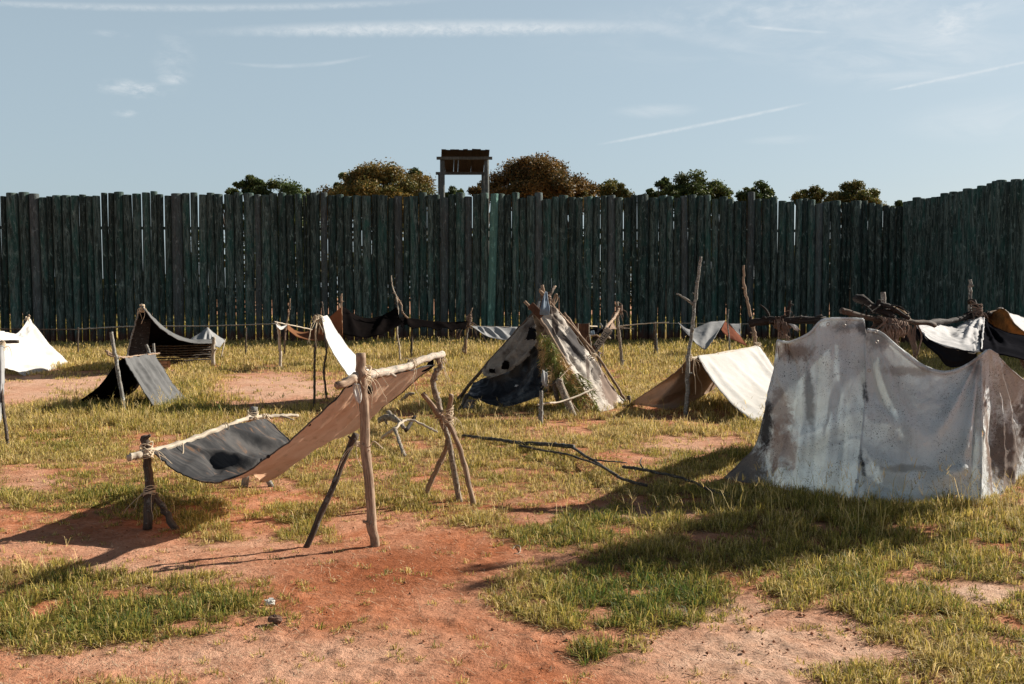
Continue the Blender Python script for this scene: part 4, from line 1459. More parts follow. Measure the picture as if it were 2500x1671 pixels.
cloth(T, 'awning', [[P(836, 748, 24.2), P(864, 768, 24.3), P(897, 778, 24.4), P(935, 771, 24.5), P(970, 750, 24.6)],
                    [P(833, 780, 23.6), P(864, 796, 23.7), P(897, 803, 23.8), P(935, 800, 23.9), P(974, 775, 24.2)],
                    [P(833, 814, 23.2), P(862, 822, 23.2), P(897, 824, 23.3), P(935, 816, 23.4), P(985, 788, 23.9)]], M['black'], 50, 20, folds([((.1, 0), (.3, 1), .04, .1, .08), ((.8, 0), (.6, 1), .04, .1, .08)]))

b0 = G(1070, 868)
T = Thing('black_awning', (b0.x, b0.y, 0), 'long low black blanket awning with a scalloped hem, right of the deep sagging one', 'shelter')
stick(T, 'post', [P(1004, 872, 26.0), P(1006, 796, 26.0)], .05, M['pole_dark'], 8, .2, 1, .9)
stick(T, 'post', [P(1136, 866, 26.5), P(1140, 812, 26.5), P(1146, 775, 26.5), P(1153, 752, 26.5)], .045, M['pole'], 8, .3, 5, .5)
stick(T, 'stick', [P(1130, 860, 26.6), P(1143, 800, 26.4), P(1150, 778, 26.4)], .05, M['pole_grey'], 8, .3, 4, .8)
cloth(T, 'awning', [[P(978, 774, 26.3), P(1000, 777, 26.3), P(1050, 784, 26.3), P(1100, 787, 26.3), P(1143, 784, 26.4)],
                    [P(978, 800, 25.6), P(1004, 803, 25.6), P(1050, 806, 25.6), P(1100, 811, 25.6), P(1136, 806, 25.6)]], M['black'], 60, 14, folds([((.2, 0), (.2, 1), .04, .1, .06), ((.6, 0), (.7, 1), .05, .1, .06)]),
      keep=lambda u, v: v < .86 + .12 * math.sin(u * 26 + math.sin(u * 9)))
lash(T, P(1145, 786, 26.4), (0, 0, 1), .09, M['rope_dark'], 9, 8, .012, .8, .15, seed=14)

b0 = G(1210, 870)
T = Thing('grey_awning', (b0.x, b0.y, 0), 'low grey sheet hung from the rail just left of the cone hut', 'shelter')
cloth(T, 'awning', [[P(1150, 797, 26.0), P(1180, 798, 26.0), P(1220, 799, 26.0), P(1275, 800, 26.0)],
                    [P(1165, 806, 25.4), P(1190, 822, 25.4), P(1225, 830, 25.4), P(1275, 832, 25.4)]], M['greyl'], 50, 14,
      folds([((.2, 0), (.3, 1), .03, .05, .06), ((.35, 0), (.62, 1), .03, .05, .06), ((.6, 0), (.8, 1), .03, .05, .06), ((.9, 0), (.93, 1), .03, .05, .06)]))
stick(T, 'ridge_stick', [P(1148, 797, 26), P(1280, 800, 26)], .02, M['pole_pale'], 6, .1, 0)
stick(T, 'post', [P(1282, 868, 26), P(1280, 796, 26)], .04, M['pole_grey'], 6, .1, 0)

# ------------------------------------------------------------------ cone hut of rags, poles and brush
def z3(x, y, D):
    return P(1050 + x / 3.733, 650 + y / 3.733, D)


def za(x, y, D):
    return P(1240 + x / 8.7125, 680 + y / 8.7125, D)


b0 = G(1330, 1000)
T = Thing('ragged_cone_hut', (b0.x, b0.y, 0), 'pointed hut of crossed poles hung with ragged white, grey and black cloth', 'shelter')
stick(T, 'pole', [z3(860, 322, 14.7), z3(1000, 480, 14.65), z3(1200, 810, 14.4), z3(1420, 1180, 14.2), z3(1545, 1345, 14.0)], .035, M['pole'], 10, .15, 3, 1.3)
stick(T, 'pole', [z3(1130, 190, 15.3), z3(1060, 300, 15.1), z3(700, 690, 15.2), z3(420, 1010, 15.3), z3(258, 1215, 15.4)], .035, M['pole_dark'], 10, .15, 2, 1.2)
stick(T, 'pole', [z3(1022, 172, 15.2), z3(1032, 260, 15.2), z3(1060, 500, 15.8), z3(1150, 950, 16.6), z3(1160, 1180, 16.9)], .038, M['pole'], 10, .2, 3, 1.1)
stick(T, 'pole', [z3(1000, 215, 15.1), z3(1090, 330, 15.2), z3(1280, 540, 15.3), z3(1550, 860, 15.4), z3(1790, 1240, 15.5)], .033, M['pole'], 10, .25, 5, 1.0)
stick(T, 'pole', [z3(1160, 265, 15.5), z3(1130, 300, 15.5), z3(1000, 700, 15.6), z3(700, 1200, 15.8)], .03, M['pole'], 8, .2, 2, 1.0)
stick(T, 'pole', [z3(1220, 430, 15.5), z3(1300, 530, 15.5), z3(1480, 820, 15.6), z3(1700, 1180, 15.7)], .028, M['pole'], 8, .3, 5, 1.0)
stick(T, 'leg', [z3(1165, 1035, 13.5), z3(1235, 1200, 13.45), z3(1315, 1375, 13.4)], .075, M['pole_bark'], 12, .15, 1, 1.1, label='thick front leg log')
stick(T, 'pole', [z3(340, 1170, 14.6), z3(300, 1260, 14.5), z3(250, 1330, 14.4)], .05, M['pole_dark'], 8, .2, 1)
stick(T, 'door_post', [z3(1012, 1480, 12.6), z3(1010, 1300, 12.62), z3(1012, 1140, 12.65)], .036, M['pole_grey'], 10, .2, 2)
stick(T, 'low_stick', [z3(975, 1265, 12.7), z3(1080, 1250, 12.9), z3(1170, 1240, 13.2), z3(1330, 1190, 13.5), z3(1510, 1108, 13.9)], .018, M['pole_pale'], 8, .2, 2)
stick(T, 'thin_stick', [z3(1225, 1100, 13.7), z3(1290, 1240, 13.6), z3(1410, 1405, 13.5)], .013, M['pole'], 6, .2, 0)
stick(T, 'thin_stick', [z3(1290, 1130, 13.9), z3(1380, 1230, 13.8), z3(1440, 1290, 13.7)], .010, M['pole'], 6, .2, 0)
stick(T, 'thin_stick', [z3(1050, 1090, 13.4), z3(1130, 1070, 13.5), z3(1250, 950, 13.9), z3(1290, 900, 14)], .011, M['pole'], 6, .3, 0)
def hb_(x, y, D):
    return z3(x, y, D) - T.b


M['patchy'] = cloth_mat('patchy_white_canvas', (0.56, 0.51, 0.45), (0.30, 0.25, 0.21), 0.8, 0.7, 0.12, sc=3.0, blobs=(  # blotches mix dark stains with shadow painted into the cloth colour
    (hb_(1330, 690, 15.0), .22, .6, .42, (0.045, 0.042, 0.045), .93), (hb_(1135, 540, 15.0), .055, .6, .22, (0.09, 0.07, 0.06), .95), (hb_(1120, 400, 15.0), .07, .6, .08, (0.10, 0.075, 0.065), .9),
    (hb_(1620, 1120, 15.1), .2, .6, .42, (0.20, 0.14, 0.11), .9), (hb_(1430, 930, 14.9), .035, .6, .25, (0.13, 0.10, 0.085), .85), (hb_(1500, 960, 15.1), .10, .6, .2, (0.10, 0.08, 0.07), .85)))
cloth(T, 'dark_patch', [[z3(690, 840, 14.7), z3(715, 850, 14.7)], [z3(640, 900, 14.7), z3(735, 900, 14.7)], [z3(645, 960, 14.72), z3(720, 950, 14.72)]], M['black'], 18, 14, keep=ragged(.18, 9, 2, 0, 'uvUV'))
cloth(T, 'dark_patch', [[z3(530, 925, 14.85), z3(600, 930, 14.85)], [z3(520, 985, 14.85), z3(610, 985, 14.85)]], M['black'], 16, 14, keep=ragged(.18, 9, 4, 0, 'uvUV'))
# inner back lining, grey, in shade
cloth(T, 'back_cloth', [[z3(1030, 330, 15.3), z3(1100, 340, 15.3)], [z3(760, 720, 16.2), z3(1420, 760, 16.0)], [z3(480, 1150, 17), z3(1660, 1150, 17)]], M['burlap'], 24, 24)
cloth(T, 'left_cloth', [[z3(935, 448, 15.05), z3(800, 585, 15.08), z3(700, 690, 15.12), z3(560, 850, 15.18), z3(418, 1005, 15.22)],
                        [z3(955, 520, 14.9), z3(850, 680, 14.85), z3(760, 800, 14.85), z3(620, 920, 14.95), z3(440, 1020, 15.05)],
                        [z3(975, 560, 14.75), z3(975, 700, 14.65), z3(900, 860, 14.6), z3(720, 975, 14.75), z3(470, 1050, 14.9)]],
      M['burlap'], 60, 40, folds([((0, .5), (.9, .6), .05, .12, .05), ((.2, .2), (1, .4), .04, .1, -.04), ((.3, .9), (.8, .8), .04, .1, .04)]), ragged(.09, 12, 3, 0, 'vu'), wr=.012, wscale=7, label='grey brown ragged cloth')
cloth(T, 'dark_cloth', [[z3(950, 720, 14.8), z3(760, 900, 14.95), z3(560, 990, 15.05), z3(400, 1060, 15.1)],
                        [z3(1060, 900, 14.4), z3(880, 1050, 14.5), z3(620, 1130, 14.65), z3(365, 1120, 14.85)],
                        [z3(1085, 1125, 14.05), z3(930, 1215, 14.1), z3(640, 1288, 14.3), z3(335, 1178, 14.6)]],
      M['oilcloth'], 60, 40, folds([((0, .3), (.5, .9), .05, .1, .07), ((.1, .1), (.8, .8), .04, .1, -.06), ((0, .8), (1, .95), .03, .05, .03)]), ragged(.05, 14, 9, 0, 'V'), wr=.014, wscale=7, label='blackish blue cloth')
cloth(T, 'dark_rag', [[z3(905, 535, 14.55), z3(965, 560, 14.5)], [z3(880, 620, 14.5), z3(975, 610, 14.45)], [z3(850, 680, 14.5), z3(985, 690, 14.45)]], M['navy'], 20, 16, keep=ragged(.12, 9, 2, 0, 'uvUV'))
cloth(T, 'white_rag', [[z3(1020, 930, 13.4), z3(1075, 925, 13.4)], [z3(1000, 1020, 13.3), z3(1085, 1030, 13.3)], [z3(1015, 1120, 13.3), z3(1080, 1135, 13.3)]], M['greyl'], 20, 20, folds([((.2, 0), (.6, 1), .1, .1, .03)]), keep=ragged(.2, 8, 4, .35, 'uvUV'))
cloth(T, 'white_rag', [[z3(770, 1070, 14.3), z3(835, 1080, 14.25)], [z3(760, 1110, 14.25), z3(790, 1100, 14.2)]], M['white'], 12, 8, keep=ragged(.3, 8, 6, .2, 'uvUV'))
cloth(T, 'ragged_skirt', [[z3(340, 1215, 14.3), z3(430, 1225, 14.2)], [z3(290, 1310, 14.2), z3(400, 1320, 14.0)]], M['burlap'], 14, 12, keep=ragged(.2, 7, 8, .2, 'uv'))
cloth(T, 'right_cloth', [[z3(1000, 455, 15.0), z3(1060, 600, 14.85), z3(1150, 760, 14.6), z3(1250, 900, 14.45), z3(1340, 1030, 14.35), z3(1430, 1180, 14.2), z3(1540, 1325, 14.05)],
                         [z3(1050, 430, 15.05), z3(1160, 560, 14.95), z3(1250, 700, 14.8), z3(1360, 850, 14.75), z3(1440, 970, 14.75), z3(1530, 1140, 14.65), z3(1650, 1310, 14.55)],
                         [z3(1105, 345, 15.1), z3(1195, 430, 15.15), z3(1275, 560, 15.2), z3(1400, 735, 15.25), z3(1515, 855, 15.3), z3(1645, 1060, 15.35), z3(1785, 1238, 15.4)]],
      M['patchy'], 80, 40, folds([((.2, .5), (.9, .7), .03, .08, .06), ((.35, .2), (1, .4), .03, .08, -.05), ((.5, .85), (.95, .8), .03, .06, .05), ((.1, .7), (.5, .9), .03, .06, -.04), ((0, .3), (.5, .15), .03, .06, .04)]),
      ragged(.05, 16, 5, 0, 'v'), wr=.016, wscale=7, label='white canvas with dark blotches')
cloth(T, 'apex_rag', [[za(795, 290, 14.7), za(825, 300, 14.7)], [za(745, 450, 14.6), za(845, 480, 14.6)], [za(700, 640, 14.5), za(880, 640, 14.5)], [za(685, 765, 14.5), za(860, 775, 14.5)]], M['blue'], 24, 16, folds([((.2, .2), (.3, 1), .1, .15, .02)]), label='blue grey rag')
cloth(T, 'apex_rag', [[za(650, 460, 14.8), za(700, 460, 14.8)], [za(600, 620, 14.8), za(680, 690, 14.7)]], M['greyl'], 12, 8, keep=ragged(.2, 8, 6, .2, 'uvUV'))
R45 = Matrix.Rotation(math.radians(46), 3, 'Y')
box(T, 'wedged_board', za(600, 690, 14.6), (.25, .03, .11), M['board'], R45)
stick(T, 'apex_stick', [za(735, 145, 15.1), za(770, 300, 15.1)], .032, M['pole'], 8, .2, 1)
stick(T, 'apex_stick', [za(675, 262, 15.0), za(740, 320, 15.0), za(790, 380, 15.0)], .035, M['pole'], 8, .2, 1)
stick(T, 'apex_stick', [za(1012, 172, 15.4), za(960, 240, 15.3), za(900, 315, 15.2), za(895, 450, 15.1), za(885, 600, 15.1)], .022, M['pole'], 8, .25, 4, .8)
stick(T, 'apex_stick', [za(990, 352, 15.6), za(1045, 400, 15.6), za(1050, 445, 15.6), za(950, 620, 15.5)], .02, M['pole'], 8, .25, 2, .8)
lash(T, za(800, 400, 15.1), (0, 0, 1), .09, M['rope_dark'], 7, 6, .007, .3, .05, seed=21)
lash(T, z3(1490, 820, 15.1), (1, 0, -1), .06, M['rope'], 3, 6, .006, .35, .03, seed=22)

# pine brush heaped down the front of the hut
b0 = G(1345, 1000)
stick(T, 'leg', [z3(1140, 1040, 13.9), z3(1150, 1130, 13.9), z3(1180, 1260, 13.9)], .05, M['pole_dark'], 10, .15, 1)
T = Thing('pine_brush', (b0.x, b0.y, 0), 'green and brown pine boughs leaning down the front of the pointed hut', 'branches')
rsn = random.Random(5)
needle_p, twig_p, dead_p = [], [], []


def needle(p, d, L, r):
    d = d.normalized()
    a = d.cross(Vector((rsn.uniform(-1, 1), rsn.uniform(-1, 1), rsn.uniform(-1, 1)))).normalized() * r
    q = p + d * L * .5 + Vector((0, 0, -.01))
    return ([p - a, p + a, q + a, q - a, p + d * L + Vector((0, 0, -.03 * L / .12))], [(0, 1, 2, 3), (3, 2, 4)], [(0, 0)] * 5)


for k in range(58):
    u = rsn.random()
    x = 1010 + 330 * u + rsn.uniform(-45, 80) * (0.45 + u)
    y = 640 + 540 * u + rsn.uniform(-60, 60)
    D0 = 14.25 - .35 * u + rsn.uniform(-.15, .1)
    p = z3(x, y, D0)
    d = Vector((rsn.uniform(-.35, .8), rsn.uniform(-.5, .1), -1 + rsn.uniform(-.2, .8))).normalized()
    L = rsn.uniform(.18, .42)
    pts = catmull([p, p + d * L * .5 + Vector((0, 0, .02)), p + d * L + Vector((0, 0, -.05))], 8)
    twig_p.append(tube(pts, [.006, .006, .005, .005, .004, .004, .003, .003], 5))
    for j in range(8):
        for _ in range(8):
            nd = d * .7 + Vector((rsn.gauss(0, .6), rsn.gauss(0, .5), rsn.gauss(0, .6)))
            (needle_p if k % 2 else dead_p).append(needle(pts[j], nd, rsn.uniform(.07, .15), .0042))
V, Fc, U = merge(twig_p)
T.add('twigs', V, Fc, M['pole'], True, U)


def plain_mat(name, c, tr=.25, rough=.6):
    m, t = new_mat(name)
    ob = t.n('ShaderNodeTexCoord').outputs['Object']
    cc = t.mix(t.ramp(t.noise(ob, 14, 4, .6), .3, .7), [x * .55 for x in c], [x * 1.3 for x in c])
    p = t.n('ShaderNodeBsdfPrincipled', {'Base Color': cc, 'Roughness': rough})
    p.inputs['Specular IOR Level'].default_value = .2
    s = t.n('ShaderNodeMixShader', {0: tr, 1: p.outputs[0], 2: t.n('ShaderNodeBsdfTranslucent', {'Color': cc}).outputs[0]}).outputs[0]
    out(t, s)
    return m


o = T.add('green_needles', *merge(needle_p)[:2], plain_mat('green_needle', (.20, .22, .05), .1), False)
o = T.add('dry_needles', *merge(dead_p)[:2], plain_mat('dry_needle', (.50, .33, .15), .1), False)

# ------------------------------------------------------------------ board and barrel-stave shelter behind the hut
def zb(x, y, D):
    return P(1370 + x / 11.73, 770 + y / 11.73, D)


b0 = G(1480, 900)
T = Thing('board_shelter', (b0.x, b0.y, 0), 'jumble of brown boards, rags and a slanted stencilled stave behind the pointed hut', 'shelter')
box(T, 'board', zb(345, 480, 20), (zb(470, 0, 20) - zb(215, 0, 20)).x * Vector((1, 0, 0)) + Vector((0, .03, .34 * 1.05)), M['board'])
box(T, 'board', zb(650, 500, 19.9), (zb(790, 0, 20) - zb(500, 0, 20)).x * Vector((1, 0, 0)) + Vector((0, .03, .36)), M['board'])
box(T, 'board', zb(700, 900, 19.95), (.2, .03, .42), M['board'])
box(T, 'edge_strip', zb(490, 480, 19.92), (.014, .02, .34), M['pole_pale'])
box(T, 'edge_strip', zb(800, 420, 19.86), (.016, .03, .28), M['pole_pale'])
a, b = zb(940, 1040, 19.6), zb(1310, 470, 19.9)
dv = (b - a)
ang = math.atan2(dv.z, dv.x)
Rm = Matrix.Rotation(-ang, 3, 'Y')
stave = box(T, 'stencilled_stave', (a + b) / 2, (dv.length + .06, .03, .145), wood_mat('grey_stave', (.50, .43, .36), (.36, .30, .25)), Rm, label='slanted grey stave lettered BARREL')
fcu = bpy.data.curves.new('stencil', 'FONT')
fcu.body = 'BARREL'
fcu.size = .150
fcu.extrude = .001
fcu.align_x = 'CENTER'
fcu.align_y = 'CENTER'
tmp = bpy.data.objects.new('stencil_tmp', fcu)
COL.objects.link(tmp)
bpy.context.view_layer.update()
dg = bpy.context.evaluated_depsgraph_get()
tm = bpy.data.meshes.new_from_object(tmp.evaluated_get(dg))
bpy.data.objects.remove(tmp)
Mx = Matrix.Translation((a + b) / 2 + Vector((0, -.0175, 0)) - T.b) @ Rm.to_4x4() @ Matrix.Rotation(math.radians(90), 4, 'X')
tm.transform(Mx)
tm.materials.clear()
tm.materials.append(M['ink'])
lo_ = bpy.data.objects.new('lettering', tm)
COL.objects.link(lo_)
lo_.parent = stave
stick(T, 'post', [zb(1750, 1500, 23.5), zb(1690, 900, 23.5), zb(1640, 400, 23.5), zb(1625, 0, 23.5), P(1507, 738, 23.5)], .06, M['pole_bark'], 10, .25, 4, .8, label='knotty upright post')
lash(T, P(1512, 757, 23.5), (0, 0, 1), .085, M['rope_dark'], 10, 6, .014, .3, .1, seed=31)
stick(T, 'diagonal_log', [zb(1230, 440, 20.2), zb(1400, 220, 21.5), zb(1560, 20, 23), P(1510, 755, 23.4)], .05, M['pole'], 10, .2, 2)
stick(T, 'crossbar', [zb(800, 322, 20.5), zb(1030, 322, 21)], .022, M['pole_pale'], 8, .1, 0)
stick(T, 'crossbar', [zb(1600, 330, 23.4), zb(2080, 400, 23)], .02, M['pole_pale'], 8, .2, 2, .4)
stick(T, 'crossbar', [zb(1600, 400, 23.3), zb(2060, 370, 23.2)], .016, M['pole_grey'], 8, .2, 2, .4)
cloth(T, 'dark_rag', [[zb(820, 400, 20.4), zb(1100, 380, 20.6), zb(1340, 360, 20.8)], [zb(940, 560, 20), zb(1080, 520, 20.2), zb(1230, 440, 20.3)]], M['navy'], 20, 12, folds([((.3, 0), (.4, 1), .1, .1, .05)]))
cloth(T, 'blue_rag', [[zb(825, 470, 19.9), zb(930, 440, 19.9)], [zb(830, 560, 19.85), zb(950, 550, 19.85)]], M['blue'], 12, 10, folds([((.3, 0), (.4, 1), .2, .2, .03)]))
cloth(T, 'tan_rag', [[zb(1470, 200, 22.5), zb(1500, 200, 22.5)], [zb(1385, 395, 22.2), zb(1570, 400, 22.4)]], M['tan'], 12, 12)
stick(T, 'strut', [zb(880, 1100, 19.2), zb(850, 800, 19.3), zb(815, 560, 19.4)], .014, M['pole_pale'], 8, .2, 0)
stick(T, 'strut', [zb(740, 1000, 19.6), zb(720, 800, 19.6), zb(715, 680, 19.6), zb(770, 590, 19.6)], .01, M['pole'], 8, .3, 0)
stick(T, 'strut', [zb(1110, 1480, 20), zb(1090, 1200, 20), zb(1080, 1050, 20)], .05, M['pole_grey'], 8, .2, 0)
stick(T, 'strut', [zb(1190, 1190, 20.4), zb(1210, 800, 20.4)], .014, M['pole_pale'], 8, .2, 0)
stick(T, 'strut', [zb(1150, 1100, 20.2), zb(1000, 1000, 19.8), zb(900, 860, 19.7)], .03, M['board'], 8, .2, 0)
stick(T, 'bundle_twigs', [zb(770, 580, 19.5), zb(900, 590, 19.5), zb(1010, 575, 19.5), zb(1110, 640, 19.5)], .022, M['pole'], 8, .3, 4)
stick(T, 'bundle_twigs', [zb(1110, 240, 20.5), zb(1160, 330, 20.4), zb(1165, 400, 20.4)], .028, M['pole_grey'], 8, .3, 3)
stick(T, 'hook_stick', [zb(1240, 155, 20.5), zb(1290, 165, 20.5), zb(1285, 280, 20.5), zb(1265, 360, 20.4)], .015, M['pole_grey'], 8, .1, 0)
stick(T, 'end_block', [zb(1330, 600, 19.8), zb(1410, 670, 19.8)], .03, M['pole_pale'], 8, .2, 0)
stick(T, 'end_block', [zb(1290, 400, 19.8), zb(1420, 510, 19.8), zb(1380, 560, 19.8)], .02, M['pole'], 8, .2, 0)

# ------------------------------------------------------------------ left white tent
def z1(x, y, D):
    return P(x / 3.336, 650 + y / 3.336, D)


b0 = G(110, 905)
T = Thing('white_tent', (b0.x, b0.y, 0), 'bright white cloth tent with a single peak at the left edge', 'tent')
cloth(T, 'canvas', [[P(-95, 785, 19.6), P(-50, 800, 20.2), P(0, 808, 21), P(38, 815, 21.8), P(56, 800, 22.4), P(69, 777, 22.8)],
                    [P(-75, 838, 19.0), P(-20, 845, 19.6), P(22, 850, 20.4), P(62, 850, 21.4), P(88, 840, 22.2), P(112, 832, 23)],
                    [P(-30, 900, 19.2), P(20, 900, 19.6), P(68, 918, 20.6), P(105, 908, 21.6), P(138, 900, 22.8), P(176, 893, 23.8)]], M['white'], 70, 50,
      folds([((1, 0), (.75, 1), .03, .08, .09), ((1, 0), (.88, 1), .02, .06, -.08), ((.9, .1), (.4, 1), .04, .1, .07), ((.45, .75), (.7, 1), .03, .05, -.08), ((.3, 0), (.5, 1), .05, .1, .05)]), wr=.02, wscale=3)
stick(T, 'pole', [P(70, 890, 22.9), P(69, 780, 22.85), P(72, 771, 22.8)], .03, M['pole'], 8, .2, 0)
lash(T, P(67, 779, 22.75), (0, 0, 1), .05, M['rope'], 5, 4, .01, .2, .03, seed=41)
stick(T, 'pole', [P(-48, 930, 19.5), P(-50, 795, 20)], .04, M['pole'], 8, .2, 0)

b0 = G(12, 1080)
T = Thing('cut_off_shelter', (b0.x, b0.y, 0), 'grey cloth strip and dark poles of a shelter cut off by the left edge', 'shelter')
stick(T, 'crossbar', [P(-60, 838, 11.6), P(0, 837, 11.6), P(46, 836, 11.6)], .030, M['pole_dark'], 10, .2, 2)
stick(T, 'leg', [P(21, 1092, 11.0), P(12, 1030, 11.1), P(5, 960, 11.25), P(2, 845, 11.5)], .026, M['pole_dark'], 10, .2, 2, 1.0)
stick(T, 'leg', [P(-30, 1080, 11.3), P(2, 842, 11.5)], .03, M['pole_dark'], 10, .2, 2, 1.0)
cloth(T, 'cloth_strip', [[P(-20, 845, 11.4), P(-18, 900, 11.35), P(-20, 960, 11.3), P(-20, 1030, 11.2)],
                         [P(3, 846, 11.4), P(4, 900, 11.3), P(2, 960, 11.25), P(-3, 1035, 11.15)],
                         [P(11, 848, 11.5), P(10, 900, 11.45), P(8, 960, 11.4), P(2, 1020, 11.3)]], M['greyl'], 40, 16, folds([((0, .4), (1, .5), .06, .1, .02)]))
lash(T, P(4, 845, 11.5), (0, 0, 1), .05, M['rope'], 8, 5, .006, .15, .04, seed=42)

# ------------------------------------------------------------------ small grey pup tent
b0 = G(310, 990)
T = Thing('grey_pup_tent', (b0.x, b0.y, 0), 'small grey and black cloth tent over a short ridge stick at left', 'tent')
stick(T, 'front_pole', [P(304, 1006, 14.3), P(296, 950, 14.35), P(285, 890, 14.4), P(276, 835, 14.4), P(271, 811, 14.4)], .045, M['pole_grey'], 10, .18, 2, .95)
stick(T, 'ridge_stick', [P(258, 857, 14.3), P(275, 866, 14.4), P(303, 873, 14.7), P(345, 868, 15.6), P(389, 863, 16.3)], .03, M['pole'], 10, .2, 3, .7,
      twigs=[((P(262, 858, 14.3), P(266, 868, 14.3), P(280, 872, 14.3)), .02)])
stick(T, 'back_pole', [P(392, 965, 16.2), P(366, 865, 16.2), P(358, 842, 16.2)], .04, M['pole_grey'], 8, .2, 0)
stick(T, 'back_pole', [P(385, 960, 16.3), P(377, 865, 16.3), P(374, 839, 16.3)], .035, M['pole_grey'], 8, .2, 0)
cloth(T, 'right_cloth', [[P(303, 872, 14.7), P(320, 905, 14.6), P(345, 945, 14.5), P(373, 990, 14.4)],
                         [P(338, 870, 15.4), P(360, 905, 15.2), P(385, 945, 15.1), P(410, 988, 15.0)],
                         [P(373, 862, 16.1), P(398, 900, 16.0), P(424, 940, 15.9), P(452, 972, 15.8)]], M['grey'], 50, 50,
      folds([((0, .15), (1, .25), .03, .04, .05), ((0, .35), (1, .4), .03, .04, -.05), ((0, .5), (1, .6), .03, .04, .045), ((0, .68), (1, .75), .03, .04, -.05), ((0, .85), (1, .9), .03, .04, .05)]))
cloth(T, 'left_cloth', [[P(303, 873, 14.7), P(284, 890, 14.6), P(240, 945, 14.7), P(180, 988, 14.9)],
                        [P(338, 871, 15.4), P(322, 905, 15.3), P(290, 955, 15.3), P(245, 992, 15.3)],
                        [P(373, 863, 16.1), P(355, 905, 16.0), P(335, 945, 15.9), P(300, 975, 15.8)]], M['black'], 30, 30, folds([((0, .3), (1, .4), .05, .08, .05)]))

# ------------------------------------------------------------------ dark lean-to with log stack
b0 = G(430, 895)
T = Thing('dark_lean_to', (b0.x, b0.y, 0), 'dark peaked lean-to roof over a low wall of stacked poles', 'shelter')
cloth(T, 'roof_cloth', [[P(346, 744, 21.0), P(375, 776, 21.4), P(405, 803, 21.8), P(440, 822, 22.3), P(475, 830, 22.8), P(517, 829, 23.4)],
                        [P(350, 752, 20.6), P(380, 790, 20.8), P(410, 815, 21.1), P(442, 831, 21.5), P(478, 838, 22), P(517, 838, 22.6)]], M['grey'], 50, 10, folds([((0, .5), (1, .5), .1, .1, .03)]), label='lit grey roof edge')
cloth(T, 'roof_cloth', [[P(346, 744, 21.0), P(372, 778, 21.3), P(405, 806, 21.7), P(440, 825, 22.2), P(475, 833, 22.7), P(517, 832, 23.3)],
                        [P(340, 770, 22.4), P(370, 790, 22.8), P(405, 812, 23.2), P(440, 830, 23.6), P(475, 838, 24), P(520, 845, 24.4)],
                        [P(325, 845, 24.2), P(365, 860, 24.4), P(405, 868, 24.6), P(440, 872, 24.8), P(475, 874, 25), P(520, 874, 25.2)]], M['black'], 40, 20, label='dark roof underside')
cloth(T, 'rear_cloth', [[P(465, 829, 24.4), P(488, 815, 24.6), P(506, 803, 24.8), P(523, 815, 24.8), P(549, 831, 24.8)],
                        [P(475, 842, 24), P(490, 842, 24.1), P(507, 842, 24.2), P(520, 845, 24.2), P(536, 849, 24.2)]], M['greyl'], 40, 14,
      folds([((.5, 0), (.3, 1), .04, .08, .06), ((.5, 0), (.6, 1), .04, .08, .06), ((.5, 0), (.85, 1), .04, .08, .06)]), label='small grey peaked sheet at the back')
# leaning slab and its pale edge strip
a = P(318, 872, 20.9)
b = P(352, 775, 21.1)
cloth(T, 'leaning_slab', [[P(333, 782, 21.0), P(322, 830, 20.9), P(312, 874, 20.8)], [P(366, 782, 21.2), P(360, 830, 21.1), P(354, 872, 21.0)]], M['root'], 20, 12, thick=.05, label='brown slab wall')
stick(T, 'edge_pole', [P(309, 876, 20.7), P(318, 835, 20.8), P(333, 782, 20.9), P(346, 742, 20.95)], .035, M['pole_grey'], 8, .15, 0, .7)
lash(T, P(347, 752, 20.9), (0, 0, 1), .06, M['rope'], 5, 7, .012, .35, .08, seed=51)
for k in range(9):
    y0 = 842 + k * 6
    stick(T, 'stacked_pole', [P(358, y0 + 4, 23.0), P(430, y0 + 3, 23.6), P(516 - 3 * (k % 2), y0, 24.1)], .033, M['pole_dark'], 8, .15, 1, .9)
stick(T, 'corner_post', [P(520, 894, 23.4), P(521, 850, 23.4), P(521, 823, 23.4)], .075, M['pole_pale'], 10, .2, 1, .9, label='pale corner post')
stick(T, 'corner_post', [P(357, 880, 22.9), P(358, 780, 22.9)], .05, M['pole_dark'], 8, .2, 0)
stick(T, 'tie_stick', [P(549, 829, 24.8), P(545, 850, 24.6), P(540, 872, 24.5)], .025, M['pole_pale'], 8, .2, 0)
t2 = Thing('wooden_crate', (G(400, 905).x, G(400, 905).y, 0), 'small orange brown box on the ground under the dark lean-to', 'box')
bc = G(400, 905)
CR = wood_mat('orange_crate', (.55, .3, .17), (.36, .18, .09))
for k in range(3):
    box(t2, 'side_board', bc + Vector((0, -.09, .04 + .068 * k)), (.22, .015, .06), CR)
    box(t2, 'side_board', bc + Vector((0, .09, .04 + .068 * k)), (.22, .015, .06), CR)
for s in (-1, 1):
    box(t2, 'end_board', bc + Vector((s * .118, 0, .105)), (.014, .17, .20), CR)
box(t2, 'lid', bc + Vector((0, 0, .216)), (.25, .20, .014), CR)

